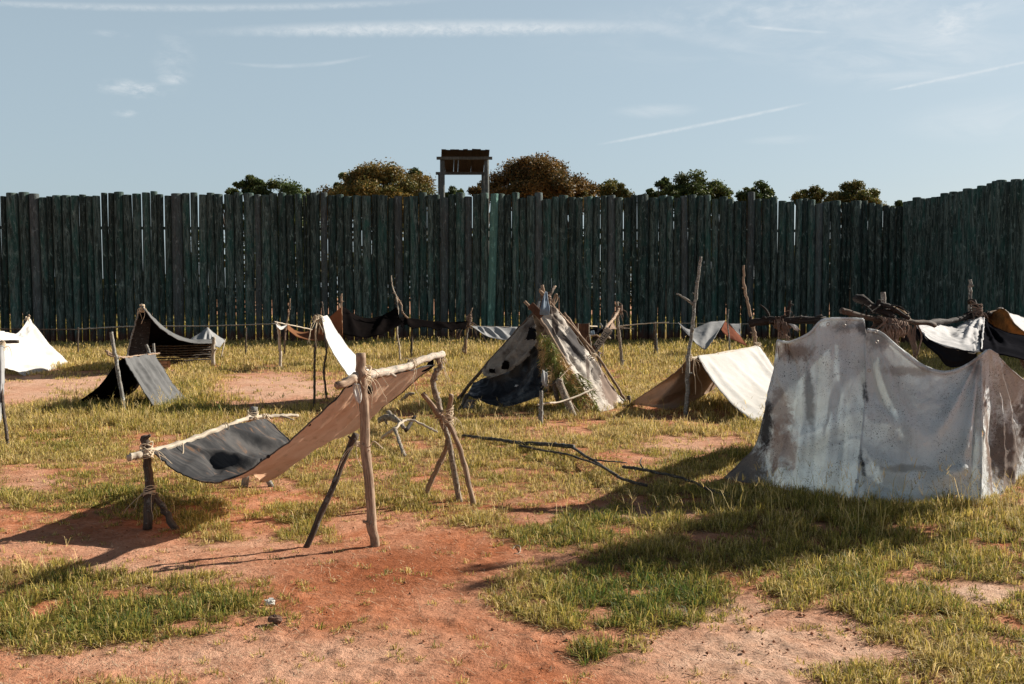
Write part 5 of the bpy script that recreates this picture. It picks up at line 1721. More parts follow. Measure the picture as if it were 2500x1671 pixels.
# ------------------------------------------------------------------ dead-line rail
b0 = G(250, 875)
T = Thing('rail_fence', (b0.x, b0.y, 0), 'thin grey rail on short posts running left in front of the stockade', 'rail')
stick(T, 'rail', [P(-60, 803, 27), P(60, 804.5, 27), P(190, 805, 27)], .022, M['pole_dark'], 8, .1, 0)
stick(T, 'rail', [P(190, 804.5, 27), P(270, 800, 27), P(340, 797, 27), P(500, 796.5, 27), P(672, 791, 27)], .03, M['pole_grey'], 8, .1, 2, .8)
for px in (-40, 190, 345, 600):
    stick(T, 'post', [P(px, 876, 27.1), P(px + 1, 800, 27.1)], .035, M['pole_dark'], 8, .2, 0)
b0 = G(1650, 875)
T = Thing('rail_fence', (b0.x, b0.y, 0), 'thin grey rail on short posts right of the pointed hut', 'rail')
stick(T, 'rail', [P(1512, 797, 26.5), P(1560, 792, 26.6), P(1633, 787, 26.6)], .028, M['pole_pale'], 8, .1, 1, .6)
stick(T, 'rail', [P(1590, 790, 26.9), P(1700, 790, 27), P(1800, 792, 27), P(1960, 788, 27)], .014, M['pole_grey'], 8, .1, 1, .9)
stick(T, 'post', [P(1599, 872, 26.8), P(1600, 840, 26.8), P(1598, 787, 26.8)], .06, M['pole_dark'], 8, .2, 0, .9)
stick(T, 'post', [P(1606, 872, 26.7), P(1602, 815, 26.7)], .035, M['pole_grey'], 8, .2, 0, .9)
stick(T, 'post', [P(1842, 872, 27.1), P(1843, 790, 27.1)], .035, M['pole_dark'], 8, .2, 0)

# ------------------------------------------------------------------ small grey and red fly behind the white awning
def z4(x, y, D):
    return P(1500 + x / 3.1367, 600 + y / 3.1367, D)


b0 = G(1740, 878)
T = Thing('small_grey_fly', (b0.x, b0.y, 0), 'small grey cloth fly with a reddish back, hung from the thin rail', 'shelter')
cloth(T, 'grey_cloth', [[z4(488, 590, 26.8), z4(560, 640, 26.5), z4(620, 635, 26.6), z4(725, 590, 26.8), z4(845, 578, 26.9)],
                        [z4(560, 680, 26.2), z4(600, 700, 26), z4(650, 700, 26), z4(730, 690, 26.1), z4(800, 650, 26.3)],
                        [z4(590, 700, 25.8), z4(610, 735, 25.6), z4(650, 770, 25.6), z4(700, 792, 25.6), z4(770, 700, 25.9)]], M['greyl'], 40, 24, folds([((.8, 0), (.5, 1), .08, .1, .05)]))
cloth(T, 'red_cloth', [[z4(848, 580, 26.9), z4(890, 620, 26.7), z4(960, 690, 26.4)], [z4(818, 648, 26.4), z4(880, 705, 26.2), z4(1015, 768, 25.8)]], cloth_mat('reddish_cloth', (.40, .15, .09), None, .4, 0, .45), 30, 12)
cloth(T, 'pale_cloth', [[z4(885, 600, 26.9), z4(965, 598, 26.9)], [z4(925, 650, 26.6), z4(965, 655, 26.6)], [z4(960, 700, 26.4), z4(966, 722, 26.4)]], M['greyl'], 20, 12)
stick(T, 'pole', [z4(882, 812, 25.8), z4(878, 700, 25.9), z4(868, 600, 26), z4(875, 488, 26)], .035, M['pole_grey'], 8, .25, 3, .6)

# ------------------------------------------------------------------ white awning tent
b0 = G(1720, 1010)
T = Thing('white_fly_tent', (b0.x, b0.y, 0), 'open ridge tent, dazzling white sheet on one side and tan on the other', 'tent')
stick(T, 'tall_pole', [z4(548, 1300, 13.9), z4(560, 1100, 13.9), z4(562, 900, 13.9), z4(590, 680, 13.9), z4(612, 480, 13.9), z4(640, 250, 13.9), z4(662, 85, 13.9)], .050, M['pole_grey'], 12, .18, 4, .62, label='tall barkless crooked pole with one side branch',
      twigs=[((z4(607, 450, 13.9), z4(540, 405, 13.9), z4(476, 366, 13.9)), .022)])
stick(T, 'tall_pole', [z4(1085, 1150, 16.4), z4(1080, 770, 16.4), z4(1060, 620, 16.4), z4(1020, 430, 16.4), z4(992, 300, 16.4), z4(990, 150, 16.4)], .055, M['pole'], 12, .2, 4, .5, label='tall bent rear pole')
stick(T, 'ridge_pole', [z4(550, 858, 13.95), z4(640, 858, 14.2), z4(1110, 772, 16.4)], .034, M['pole_pale'], 10, .1, 1)
cloth(T, 'white_sheet', [[z4(640, 848, 14.15), z4(700, 955, 13.9), z4(785, 1080, 13.6), z4(900, 1210, 13.25), z4(1020, 1310, 12.95), z4(1150, 1395, 12.7)],
                         [z4(880, 815, 15.2), z4(960, 900, 14.95), z4(1050, 1010, 14.7), z4(1160, 1110, 14.4), z4(1290, 1190, 14.1), z4(1450, 1260, 13.9)],
                         [z4(1108, 770, 16.3), z4(1160, 845, 16.2), z4(1235, 950, 16.0), z4(1350, 1040, 15.7), z4(1480, 1110, 15.5), z4(1620, 1170, 15.2)]], M['white'], 60, 50,
      folds([((0, .82), (.8, .8), .02, .06, .05), ((0, .9), (.8, .95), .02, .05, -.04), ((0, .4), (.9, .5), .02, .06, .02), ((0, .12), (1, .15), .02, .05, .02)]), wr=.006)
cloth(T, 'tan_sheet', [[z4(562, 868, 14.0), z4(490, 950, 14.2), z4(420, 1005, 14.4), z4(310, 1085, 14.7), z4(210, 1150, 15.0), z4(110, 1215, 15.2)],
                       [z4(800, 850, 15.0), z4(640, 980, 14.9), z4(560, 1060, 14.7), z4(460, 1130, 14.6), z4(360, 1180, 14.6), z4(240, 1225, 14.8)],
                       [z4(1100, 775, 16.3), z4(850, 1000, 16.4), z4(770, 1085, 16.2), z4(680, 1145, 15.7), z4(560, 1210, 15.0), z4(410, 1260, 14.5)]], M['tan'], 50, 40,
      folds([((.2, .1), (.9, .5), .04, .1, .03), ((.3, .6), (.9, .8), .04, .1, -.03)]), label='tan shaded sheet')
lash(T, z4(570, 860, 13.95), (0, 0, 1), .05, M['rope'], 5, 5, .005, .5, .04, seed=61)
rope(T, [z4(610, 870, 13.9), z4(605, 960, 13.85), z4(618, 1020, 13.85), z4(622, 1140, 13.85)], M['rope'], .006)
lash(T, z4(1080, 765, 16.3), (1, .5, 0), .06, M['rope'], 5, 2, .008, .2, .06, seed=62)
stick(T, 'corner_stake', [z4(108, 1240, 15.1), z4(108, 1150, 15.1)], .05, M['pole_dark'], 8, .2, 0)
stick(T, 'corner_peg', [z4(35, 1232, 14.9), z4(90, 1228, 15.0), z4(160, 1215, 15.1)], .025, M['pole_dark'], 8, .2, 0)

# ------------------------------------------------------------------ big mildewed tent
def z5(x, y, D):
    return P(1750 + x / 2.489, 650 + y / 2.489, D)


b0 = G(2120, 1235)
T = Thing('big_canvas_tent', (b0.x, b0.y, 0), 'largest tent, mildew spotted grey white canvas draped over a log ridge at right', 'tent')


def big_mat():
    m, t = new_mat('mildew_stained_canvas')
    tcn = t.n('ShaderNodeTexCoord')
    obj, uvv = tcn.outputs['Object'], tcn.outputs['UV']
    c = t.mix(t.ramp(t.noise(obj, 1.6, 5, .6, .6), .35, .7), (0.85, 0.89, 0.91), (0.76, 0.77, 0.75))
    c = t.mix(t.m('MULTIPLY', t.ramp(t.noise(t.scalev(uvv, (2, 9, 1)), 1, 5, .6, .6), .45, .75), .22), c, (0.27, 0.24, 0.215))
    nz = t.noise(obj, 5, 6, .7, .8)
    nz2 = t.noise(obj, 28, 5, .75, .3)

    def blob3(px, py, D, r, sx=1.0, sz=1.0, lo=.35, hi=.7, fine=.5):
        q = z5(px, py, D) - T.b
        v = t.n('ShaderNodeVectorMath', {0: obj, 1: q}, operation='SUBTRACT').outputs[0]
        v = t.n('ShaderNodeVectorMath', {0: v, 1: (1 / (r * sx), .6 / r, 1 / (r * sz))}, operation='MULTIPLY').outputs[0]
        L = t.n('ShaderNodeVectorMath', {0: v}, operation='LENGTH').outputs[1]
        L = t.m('ADD', L, t.m('MULTIPLY', t.m('SUBTRACT', nz, .5), 1.6))
        L = t.m('ADD', L, t.m('MULTIPLY', t.m('SUBTRACT', nz2, .5), fine * 2.2))
        return t.m('SUBTRACT', 1.0, t.ramp(L, lo, hi + .3))
    for a_, col, k in (((160, 1230, 8.9, .34), (0.16, 0.115, 0.085), .85), ((400, 1120, 8.7, .22, .8, 1.5), (0.36, 0.24, 0.19), .6), ((380, 900, 8.8, .17, .6, 2.0), (0.30, 0.21, 0.17), .6),
                       ((300, 980, 8.9, .11, .6, 3.2), (0.035, 0.033, 0.035), .9), ((480, 1225, 8.5, .09, 1.2, .7), (0.34, 0.15, 0.07), .7), ((470, 520, 8.7, .16, 1.5, .7), (0.30, 0.19, 0.13), .7),
                       ((560, 800, 8.5, .10, .5, 5), (0.10, 0.10, 0.10), .55), ((880, 1300, 8.0, .05, .5, 6, .3, .9, .9), (0.03, 0.033, 0.04), .95), ((900, 900, 8.3, .045, .5, 9, .3, .9, .9), (0.04, 0.043, 0.05), .85),
                       ((770, 370, 8.5, .12, 1.2, .6), (0.16, 0.13, 0.11), .5), ((885, 370, 8.5, .07, .8, 1.5), (0.05, 0.04, 0.04), .7), ((1590, 600, 8.2, .10, .7, 1.5), (0.2, 0.13, 0.1), .6),
                       ((1150, 640, 8.35, .16, 1.6, .35), (0.30, 0.24, 0.19), .5), ((1150, 1230, 7.9, .12, 2.2, .3), (0.22, 0.2, 0.15), .5), ((980, 440, 8.45, .13, .9, 1.0), (0.10, 0.11, 0.12), .5),
                       ((1770, 1180, 8.5, .45, 1.0, 1.0, .5, .9), (0.16, 0.105, 0.075), .85), ((1650, 1100, 8.2, .2, .35, 4), (0.22, 0.14, 0.10), .8), ((1780, 720, 8.6, .35, 1.0, 1.0), (0.32, 0.24, 0.18), .6), ((1860, 900, 8.9, .25), (0.10, 0.07, 0.055), .7)):
        c = t.mix(t.m('MULTIPLY', blob3(*a_), k), c, col)
    big = t.ramp(t.noise(obj, 2.6, 4, .6, .6), .40, .60)
    for sc_, lo, hi, kk in ((24., .08, .17, .85), (70., .14, .3, .9), (150., .15, .35, .8)):
        v1 = t.n('ShaderNodeTexVoronoi', {'Vector': obj, 'Scale': sc_})
        cut = t.ramp(t.noise(obj, sc_ * .35, 3, .6), .44, .50)
        sp = t.m('MULTIPLY', t.m('SUBTRACT', 1.0, t.ramp(v1.outputs['Distance'], lo, hi)), cut)
        c = t.mix(t.m('MULTIPLY', t.m('MULTIPLY', sp, t.m('ADD', big, .15, clamp=True)), kk), c, (0.03, 0.035, 0.045))
    grain = t.noise(obj, 160, 4, .8)
    c = t.mix(t.m('MULTIPLY', t.ramp(grain, .52, .7), .35), c, (0.12, 0.12, 0.12))
    bmp = t.n('ShaderNodeBump', {'Height': t.m('ADD', t.noise(obj, 9, 5, .6, 1.2), t.m('MULTIPLY', grain, .12)), 'Strength': .6, 'Distance': .03})
    p = t.n('ShaderNodeBsdfPrincipled', {'Base Color': c, 'Roughness': .95, 'Normal': bmp.outputs[0]})
    p.inputs['Specular IOR Level'].default_value = .05
    tr = t.n('ShaderNodeBsdfTranslucent', {'Color': t.mix(1.0, c, (.95, .99, 1.0), 'MULTIPLY')})
    out(t, t.n('ShaderNodeMixShader', {0: .30, 1: p.outputs[0], 2: tr.outputs[0]}).outputs[0])
    return m


M['bigwhite'] = big_mat()
foldA = folds([((.0, .10), (.25, .35), .02, .05, -.05), ((.1, .02), (.32, .3), .02, .05, .05), ((.0, .42), (1, .5), .015, .04, .035), ((.0, .55), (1, .62), .02, .05, -.02), ((.15, .75), (1, .72), .02, .05, .03), ((.3, .85), (1, .84), .02, .04, -.03),
               ((.5, .25), (1, .45), .02, .05, .045), ((.62, .18), (1, .30), .02, .05, -.045), ((.0, .7), (.6, .82), .02, .05, -.025), ((.1, .3), (.8, .25), .03, .06, -.03)])
cloth(T, 'front_canvas', [[z5(368, 452, 8.75), z5(352, 600, 8.85), z5(312, 780, 8.9), z5(275, 950, 8.95), z5(235, 1090, 9.0), z5(140, 1200, 9.02), z5(45, 1292, 9.0), z5(40, 1310, 8.98)],
                          [z5(450, 460, 8.7), z5(440, 620, 8.7), z5(420, 800, 8.7), z5(395, 950, 8.7), z5(350, 1100, 8.72), z5(290, 1220, 8.72), z5(230, 1310, 8.7), z5(225, 1350, 8.68)],
                          [z5(560, 408, 8.65), z5(545, 600, 8.6), z5(525, 800, 8.55), z5(505, 950, 8.5), z5(480, 1100, 8.45), z5(455, 1240, 8.42), z5(440, 1340, 8.4), z5(435, 1390, 8.38)],
                          [z5(640, 330, 8.6), z5(640, 500, 8.55), z5(625, 750, 8.45), z5(612, 950, 8.4), z5(600, 1100, 8.32), z5(580, 1250, 8.25), z5(570, 1360, 8.2), z5(570, 1425, 8.18)],
                          [z5(760, 318, 8.58), z5(765, 500, 8.5), z5(755, 750, 8.38), z5(745, 950, 8.28), z5(735, 1100, 8.2), z5(720, 1260, 8.1), z5(705, 1380, 8.04), z5(700, 1450, 8.0)],
                          [z5(890, 325, 8.55), z5(905, 480, 8.48), z5(908, 750, 8.33), z5(893, 950, 8.2), z5(880, 1100, 8.08), z5(868, 1260, 7.97), z5(845, 1380, 7.9), z5(830, 1480, 7.84)]],
      M['bigwhite'], 130, 90, lambda u, v: foldA(u, v) * 1.2, wr=.012, wscale=4, label='left front panel with brown scorched lower corner')
foldB = folds([((.0, .02), (.55, .55), .02, .06, .05), ((.1, .0), (.6, .45), .02, .05, -.04), ((.0, .96), (.55, .55), .015, .06, .055), ((.0, .99), (.8, .78), .012, .05, .05), ((.0, .97), (1, .9), .012, .03, -.035),
               ((.35, .1), (.55, .6), .03, .06, .04), ((.6, .05), (.8, .5), .03, .07, .05), ((.8, .5), (.68, .95), .07, .03, .04), ((.72, .05), (.9, .5), .03, .05, -.04), ((.02, .1), (.0, .9), .02, .02, .03)])
cloth(T, 'front_canvas', [[z5(915, 385, 8.50), z5(905, 500, 8.46), z5(905, 750, 8.31), z5(890, 950, 8.18), z5(875, 1100, 8.06), z5(862, 1260, 7.95), z5(842, 1380, 7.88), z5(828, 1485, 7.82)],
                          [z5(1000, 408, 8.47), z5(1000, 560, 8.43), z5(1000, 770, 8.28), z5(995, 950, 8.15), z5(990, 1110, 8.04), z5(985, 1260, 7.93), z5(980, 1380, 7.86), z5(975, 1485, 7.8)],
                          [z5(1110, 505, 8.44), z5(1110, 640, 8.38), z5(1110, 800, 8.25), z5(1110, 960, 8.12), z5(1110, 1110, 8.02), z5(1110, 1260, 7.91), z5(1110, 1380, 7.84), z5(1110, 1485, 7.78)],
                          [z5(1235, 605, 8.38), z5(1235, 720, 8.30), z5(1235, 850, 8.2), z5(1235, 980, 8.1), z5(1235, 1120, 8.0), z5(1235, 1260, 7.9), z5(1235, 1380, 7.83), z5(1235, 1482, 7.78)],
                          [z5(1370, 648, 8.32), z5(1370, 750, 8.26), z5(1370, 870, 8.16), z5(1370, 990, 8.08), z5(1370, 1120, 8.0), z5(1370, 1250, 7.9), z5(1370, 1370, 7.84), z5(1370, 1470, 7.79)],
                          [z5(1490, 618, 8.3), z5(1495, 730, 8.24), z5(1500, 850, 8.15), z5(1500, 980, 8.07), z5(1500, 1110, 7.99), z5(1500, 1240, 7.91), z5(1500, 1360, 7.85), z5(1500, 1460, 7.8)],
                          [z5(1605, 548, 8.3), z5(1606, 680, 8.22), z5(1606, 820, 8.14), z5(1606, 960, 8.06), z5(1606, 1100, 7.99), z5(1606, 1230, 7.93), z5(1604, 1350, 7.88), z5(1600, 1450, 7.84)]],
      M['bigwhite'], 130, 110, lambda u, v: foldB(u, v) * 1.2, wr=.010, wscale=4, label='right front panel sagging between two peaks')
cloth(T, 'side_canvas', [[z5(1604, 545, 8.3), z5(1610, 700, 8.25), z5(1612, 900, 8.15), z5(1610, 1100, 8.05), z5(1606, 1300, 7.95), z5(1604, 1450, 7.88)],
                         [z5(1640, 515, 8.32), z5(1645, 700, 8.4), z5(1655, 900, 8.38), z5(1665, 1100, 8.3), z5(1685, 1300, 8.2), z5(1695, 1440, 8.1)],
                         [z5(1665, 512, 8.34), z5(1700, 700, 8.5), z5(1720, 900, 8.55), z5(1735, 1100, 8.5), z5(1745, 1280, 8.45), z5(1760, 1400, 8.35)],
                         [z5(1730, 575, 8.5), z5(1780, 760, 8.65), z5(1800, 900, 8.75), z5(1815, 1060, 8.75), z5(1815, 1200, 8.7), z5(1800, 1330, 8.65)],
                         [z5(1860, 690, 8.7), z5(1890, 820, 8.85), z5(1910, 940, 8.9), z5(1900, 1060, 8.95), z5(1870, 1180, 9.0), z5(1830, 1300, 9.0)],
                         [z5(2050, 790, 9.1), z5(2060, 880, 9.2), z5(2060, 980, 9.3), z5(2040, 1080, 9.3), z5(2010, 1180, 9.3), z5(1960, 1280, 9.3)]],
      M['bigwhite'], 90, 90, folds([((.0, .35), (1, .3), .02, .03, .06), ((.0, .25), (1, .2), .02, .03, -.05), ((.0, .5), (1, .5), .03, .05, .05)]), wr=.012, wscale=4, label='brown side panel, darker toward the bottom')
# back slope of the ridge, seen only above the sagging hem
cloth(T, 'back_canvas', [[z5(640, 326, 8.65), z5(765, 318, 8.65), z5(890, 322, 8.6)], [P(1985, 860, 10.2), P(2060, 860, 10.2), P(2120, 862, 10.2)], [P(1965, 945, 11.3), P(2060, 950, 11.3), P(2130, 955, 11.3)]], M['roofgrey'], 30, 30)
stick(T, 'ridge_log', [z5(195, 348, 8.9), z5(280, 338, 8.85), z5(370, 335, 8.8), z5(500, 332, 8.75), z5(660, 325, 8.7)], .045, M['root'], 12, .25, 3, 1.0, label='left ridge log',
      twigs=[((z5(325, 322, 8.85), z5(300, 270, 8.85), z5(264, 234, 8.85)), .013), ((z5(425, 330, 8.8), z5(435, 270, 8.8), z5(446, 212, 8.8)), .026), ((z5(440, 250, 8.8), z5(455, 235, 8.8), z5(466, 238, 8.8)), .012), ((z5(280, 325, 8.85), z5(285, 312, 8.85), z5(292, 318, 8.8)), .02), ((z5(590, 330, 8.7), z5(615, 310, 8.7), z5(640, 300, 8.7)), .02)])
stick(T, 'ridge_log', [z5(755, 272, 8.55), z5(860, 300, 8.6), z5(1000, 325, 8.65), z5(1150, 335, 8.75), z5(1325, 356, 8.9)], .038, M['pole_dark'], 12, .25, 3, .85, label='broken right ridge log')
stick(T, 'gnarled_root', [z5(855, 195, 8.9), z5(900, 215, 8.8), z5(950, 250, 8.75), z5(1020, 290, 8.7), z5(1080, 320, 8.65)], .050, M['root'], 14, .4, 4, .75, label='dark gnarled root end')
stick(T, 'gnarled_root', [z5(985, 235, 8.75), z5(1050, 250, 8.7), z5(1110, 285, 8.7), z5(1165, 320, 8.7)], .036, M['root'], 12, .35, 3, .6)
stick(T, 'gnarled_root', [z5(975, 250, 8.75), z5(985, 225, 8.75), z5(990, 205, 8.75)], .03, M['root'], 10, .3, 1, .8)
lash(T, z5(400, 345, 8.8), (1, .1, 0), .062, M['rope_dark'], 12, 14, .007, .28, .07, seed=71)
lash(T, z5(1060, 370, 8.62), (1, .1, -.2), .085, M['rope_dark'], 18, 6, .009, .3, .12, seed=72)
rs9 = random.Random(3)
bundles = []
pr = []
for k in range(14):
    x = 1000 + rs9.uniform(0, 100)
    pr.append(tube(catmull([z5(x, 350, 8.55), z5(x + rs9.uniform(-25, 45), 400, 8.5), z5(1050 + rs9.uniform(-15, 60), 440 + rs9.uniform(0, 50), 8.55)], 10), .0065, 5))
bundles.append(pr)
pr = []
for k in range(10):
    x = 1180 + rs9.uniform(-20, 50)
    pr.append(tube(catmull([z5(x, 360, 8.8), z5(x + rs9.uniform(-15, 25), 430, 8.8), z5(1200 + rs9.uniform(-10, 20), 500 + rs9.uniform(0, 70), 8.8)], 10), .006, 5))
bundles.append(pr)
pr = []
for k in range(9):
    x = 385 + rs9.uniform(-20, 30)
    pr.append(tube(catmull([z5(x, 340, 8.72), z5(x + rs9.uniform(-20, 40), 390, 8.7), z5(395 + rs9.uniform(-20, 50), 430 + rs9.uniform(-10, 20), 8.75)], 10), .005, 5))
bundles.append(pr)
for pr in bundles:
    V, Fc, U = merge(pr)
    T.add('hanging_cords', V, Fc, M['rope_dark'], True, U)
cloth(T, 'tied_rag', [[z5(435, 352, 8.7), z5(460, 352, 8.7)], [z5(460, 375, 8.65), z5(490, 370, 8.65)], [z5(470, 392, 8.65), z5(512, 388, 8.65)]], M['white'], 12, 8, folds([((.2, 0), (.3, 1), .1, .15, .02)]), keep=ragged(.1, 8, 1, 0, 'uv'))
rope(T, [z5(1010, 228, 8.8), z5(1080, 258, 8.75), z5(1130, 290, 8.75), z5(1175, 325, 8.8)], M['rope'], .008)
rope(T, [z5(1060, 245, 8.8), z5(1120, 262, 8.75), z5(1160, 300, 8.75), z5(1180, 328, 8.8)], M['rope'], .006)
rs5 = random.Random(21)
for k in range(14):
    xa, ya = 880 + rs5.uniform(0, 230), 230 + rs5.uniform(-10, 80)
    xb, yb = xa + rs5.uniform(-70, 120), ya + rs5.uniform(-50, 60)
    stick(T, 'twig', [z5(xa, ya, 8.7), z5((xa + xb) / 2, (ya + yb) / 2 - rs5.uniform(-12, 22), 8.65), z5(xb, yb, 8.6)], .010, M['root'], 6, .3, 1, .4)
for k in range(6):
    xa, ya = 330 + rs5.uniform(0, 150), 325 + rs5.uniform(-10, 20)
    stick(T, 'twig', [z5(xa, ya, 8.8), z5(xa + rs5.uniform(-40, 40), ya + rs5.uniform(-30, 20), 8.75), z5(xa + rs5.uniform(-70, 70), ya + rs5.uniform(-60, 30), 8.75)], .008, M['root'], 6, .3, 1, .4)
stick(T, 'stake', [z5(1012, 240, 9.2), z5(1013, 162, 9.2)], .035, M['pole_grey'], 10, .1, 0, .95)
for q in ((670, 352, 8.54), (768, 362, 8.52), (918, 633, 8.3), (960, 398, 8.4), (965, 460, 8.38), (843, 1302, 7.86), (1587, 545, 8.25), (825, 1468, 7.78)):
    p = z5(*q)
    ring = [p + Vector((math.cos(a_) * .012, -.03, math.sin(a_) * .012)) for a_ in [2 * math.pi * i / 14 for i in range(15)]]
    V, Fc, U = tube(ring, .0042, 6, cap=False)
    T.add('grommet', V, Fc, M['metal'], True, U)
# rolled hem along the sagging top edge and the seam rope
V, Fc, U = tube(catmull([z5(915, 388, 8.47), z5(1000, 410, 8.44), z5(1110, 507, 8.41), z5(1235, 607, 8.35), z5(1370, 650, 8.29), z5(1490, 620, 8.27), z5(1600, 550, 8.27), z5(1640, 516, 8.3)], 60), .014, 8, .15, 3)
T.add('rolled_hem', V, Fc, M['bigwhite'], True, U)
V, Fc, U = tube(catmull([z5(368, 452, 8.73), z5(440, 462, 8.68), z5(560, 410, 8.63), z5(640, 332, 8.58), z5(760, 318, 8.56), z5(890, 325, 8.53)], 50), .011, 8, .15, 4)
T.add('rolled_hem', V, Fc, M['bigwhite'], True, U)

# unseen oak added outside the right edge to throw shade across the foreground
T = Thing('added_shade_oak', (5.5, 8.5, 0), 'unseen leafy oak added past the right edge to shade the foreground grass', 'tree')
rq = random.Random(12)
base = Vector((5.5, 8.5, 0))
parts = [tube(catmull([base + Vector((0, 0, -.2)), base + Vector((.03, .02, 1.0)), base + Vector((-.1, 0, 2.7))], 14), [.07 * (1 - .7 * i / 13) for i in range(14)], 9, .12, 5)]
cen, rad, per = [], [], []
for k in range(44):
    dd = Vector((rq.gauss(0, 1), rq.gauss(0, 1), rq.gauss(0, 1))).normalized() * (rq.random() ** .4)
    c = base + Vector((-.12 + dd.x * .62, dd.y * .6, 2.3 + dd.z * .8))
    cen.append(tuple(c)); rad.append(rq.uniform(.20, .32)); per.append(230)
    if k % 2 == 0:
        q0 = base + Vector((0, 0, rq.uniform(.9, 2.2)))
        parts.append(tube(catmull([q0, q0.lerp(c, .5) + Vector((0, 0, .06)), c], 8), [.02 * (1 - .7 * i / 7) for i in range(8)], 6, .1, k))
for c in (Vector((4.55, 8.35, 2.95)), Vector((4.62, 8.15, 2.6)), Vector((4.7, 8.1, 3.05))):
    q0 = base + Vector((-.05, 0, 1.7))
    parts.append(tube(catmull([q0, q0.lerp(c, .5) + Vector((0, 0, .1)), c], 8), [.018 * (1 - .6 * i / 7) for i in range(8)], 6, .1, 3))
    cen.append(tuple(c)); rad.append(.12); per.append(60)
V, Fc, U = merge(parts)
T.add('trunk', V, Fc, BARK, True, U)
V, C = leaf_cloud(cen, rad, per, .038, PAL['mixed'], np.random.default_rng(9))
V = V - np.array(T.b)[None]
np_obj('crown', V, np.arange(len(V)), np.arange(len(V) // 4) * 4, LEAF, C, parent=T.e)

# roof shelter behind it
def z7(x, y, D):
    return P(2180 + x / 5.228, 650 + y / 5.228, D)


b0 = G(2370, 1060)
T = Thing('sagging_roof_shelter', (b0.x, b0.y, 0), 'pale grey and navy canvas roof sagging behind the big tent', 'shelter')
cloth(T, 'roof_canvas', [[z7(295, 755, 10.2), z7(480, 735, 10.5), z7(640, 765, 10.8), z7(800, 790, 11), z7(900, 740, 11.1), z7(1000, 680, 11.2), z7(1165, 640, 11.3)],
                         [z7(320, 800, 10.0), z7(470, 850, 10.1), z7(620, 880, 10.2), z7(790, 900, 10.2), z7(920, 880, 10.3), z7(1020, 840, 10.4), z7(1150, 800, 10.4)],
                         [z7(330, 810, 9.9), z7(450, 925, 9.7), z7(620, 1010, 9.5), z7(800, 1055, 9.4), z7(930, 1085, 9.3), z7(1050, 1100, 9.2), z7(1120, 1090, 9.1)]], M['roofgrey'], 60, 40,
      folds([((.95, .05), (.6, .9), .03, .08, .04), ((.4, .1), (.5, .6), .04, .06, -.03), ((.95, .1), (.95, .9), .02, .04, .05)]), wr=.012, label='sunlit pale roof')
cloth(T, 'roof_valance', [[z7(325, 812, 9.9), z7(450, 928, 9.7), z7(620, 1013, 9.5), z7(800, 1058, 9.4), z7(1060, 1103, 9.2)],
                          [z7(310, 830, 9.9), z7(420, 990, 9.75), z7(560, 1110, 9.6), z7(740, 1285, 9.5), z7(1060, 1200, 9.3)]], M['navy'], 50, 16, folds([((.1, .5), (.9, .7), .1, .1, .03)]), label='dark hanging edge')
cloth(T, 'navy_canvas', [[z7(1178, 690, 11.1), z7(1300, 790, 10.9), z7(1500, 860, 10.6), z7(1900, 930, 10.4)],
                         [z7(1125, 860, 10.3), z7(1300, 930, 10.2), z7(1500, 980, 10.0), z7(1900, 1080, 9.8)],
                         [z7(1120, 1080, 9.1), z7(1300, 1125, 9.1), z7(1470, 1145, 9.1), z7(1900, 1260, 9.1)]], M['navy'], 50, 40, folds([((0, .05), (.7, .7), .02, .06, .05), ((0, .05), (.4, .9), .02, .05, .04)]), label='navy side')  # shadow on this side is put into the near-black cloth colour
stick(T, 'ridge_log', [z7(420, 720, 10.4), z7(700, 700, 10.9), z7(900, 655, 11.1), z7(1060, 620, 11.2), z7(1180, 640, 11.2)], .042, M['root'], 12, .3, 4, .9)
stick(T, 'post', [P(2369, 1040, 11.35), z7(985, 600, 11.35), z7(985, 165, 11.35)], .032, M['pole_grey'], 10, .2, 3, .8, label='upright stake above the ridge')
stick(T, 'tangled_twig', [z7(960, 465, 11.3), z7(1040, 455, 11.25), z7(1080, 540, 11.2), z7(1130, 560, 11.2)], .03, M['root'], 8, .4, 3)
stick(T, 'tangled_twig', [z7(920, 630, 11.2), z7(1000, 600, 11.2), z7(1160, 620, 11.2), z7(1260, 610, 11.2)], .03, M['root'], 8, .4, 4)
lash(T, z7(1060, 590, 11.2), (0, 0, 1), .08, M['rope_dark'], 10, 10, .008, .25, .08, seed=81)

b0 = G(2470, 1040)
T = Thing('rusty_canvas_shelter', (b0.x, b0.y, 0), 'rust stained canvas peak at the right edge above the navy cloth', 'shelter')
cloth(T, 'rust_canvas', [[z7(1190, 640, 11.3), z7(1290, 590, 11.2), z7(1385, 550, 11.1), z7(1440, 572, 11), z7(1500, 680, 10.9), z7(1600, 790, 10.8), z7(1850, 960, 10.6)],
                         [z7(1200, 690, 11.2), z7(1300, 790, 11.2), z7(1380, 820, 11.1), z7(1440, 845, 11), z7(1520, 870, 10.9), z7(1620, 905, 10.8), z7(1850, 985, 10.6)]], M['rust'], 50, 20, wr=.012)
cloth(T, 'pale_canvas', [[z7(1385, 548, 11.2), z7(1460, 600, 11.5), z7(1600, 640, 12), z7(1850, 740, 12.4)],
                         [z7(1450, 580, 11.1), z7(1540, 720, 11), z7(1640, 830, 10.9), z7(1850, 950, 10.7)]], M['roofgrey'], 30, 20, wr=.01)
stick(T, 'post', [P(2560, 1020, 11.5), P(2440, 755, 11.2)], .04, M['pole_dark'], 8, .2, 1)
stick(T, 'ridge_pole', [z7(1180, 640, 11.25), z7(1290, 600, 11.3), z7(1400, 590, 11.3)], .04, M['pole'], 8, .2, 1)

# ------------------------------------------------------------------ fallen branches
def z9(x, y, lift=0.0):
    p = G(850 + x / 2.4695, 950 + y / 2.4695)
    p.z = lift * 1.3 + .02
    return p


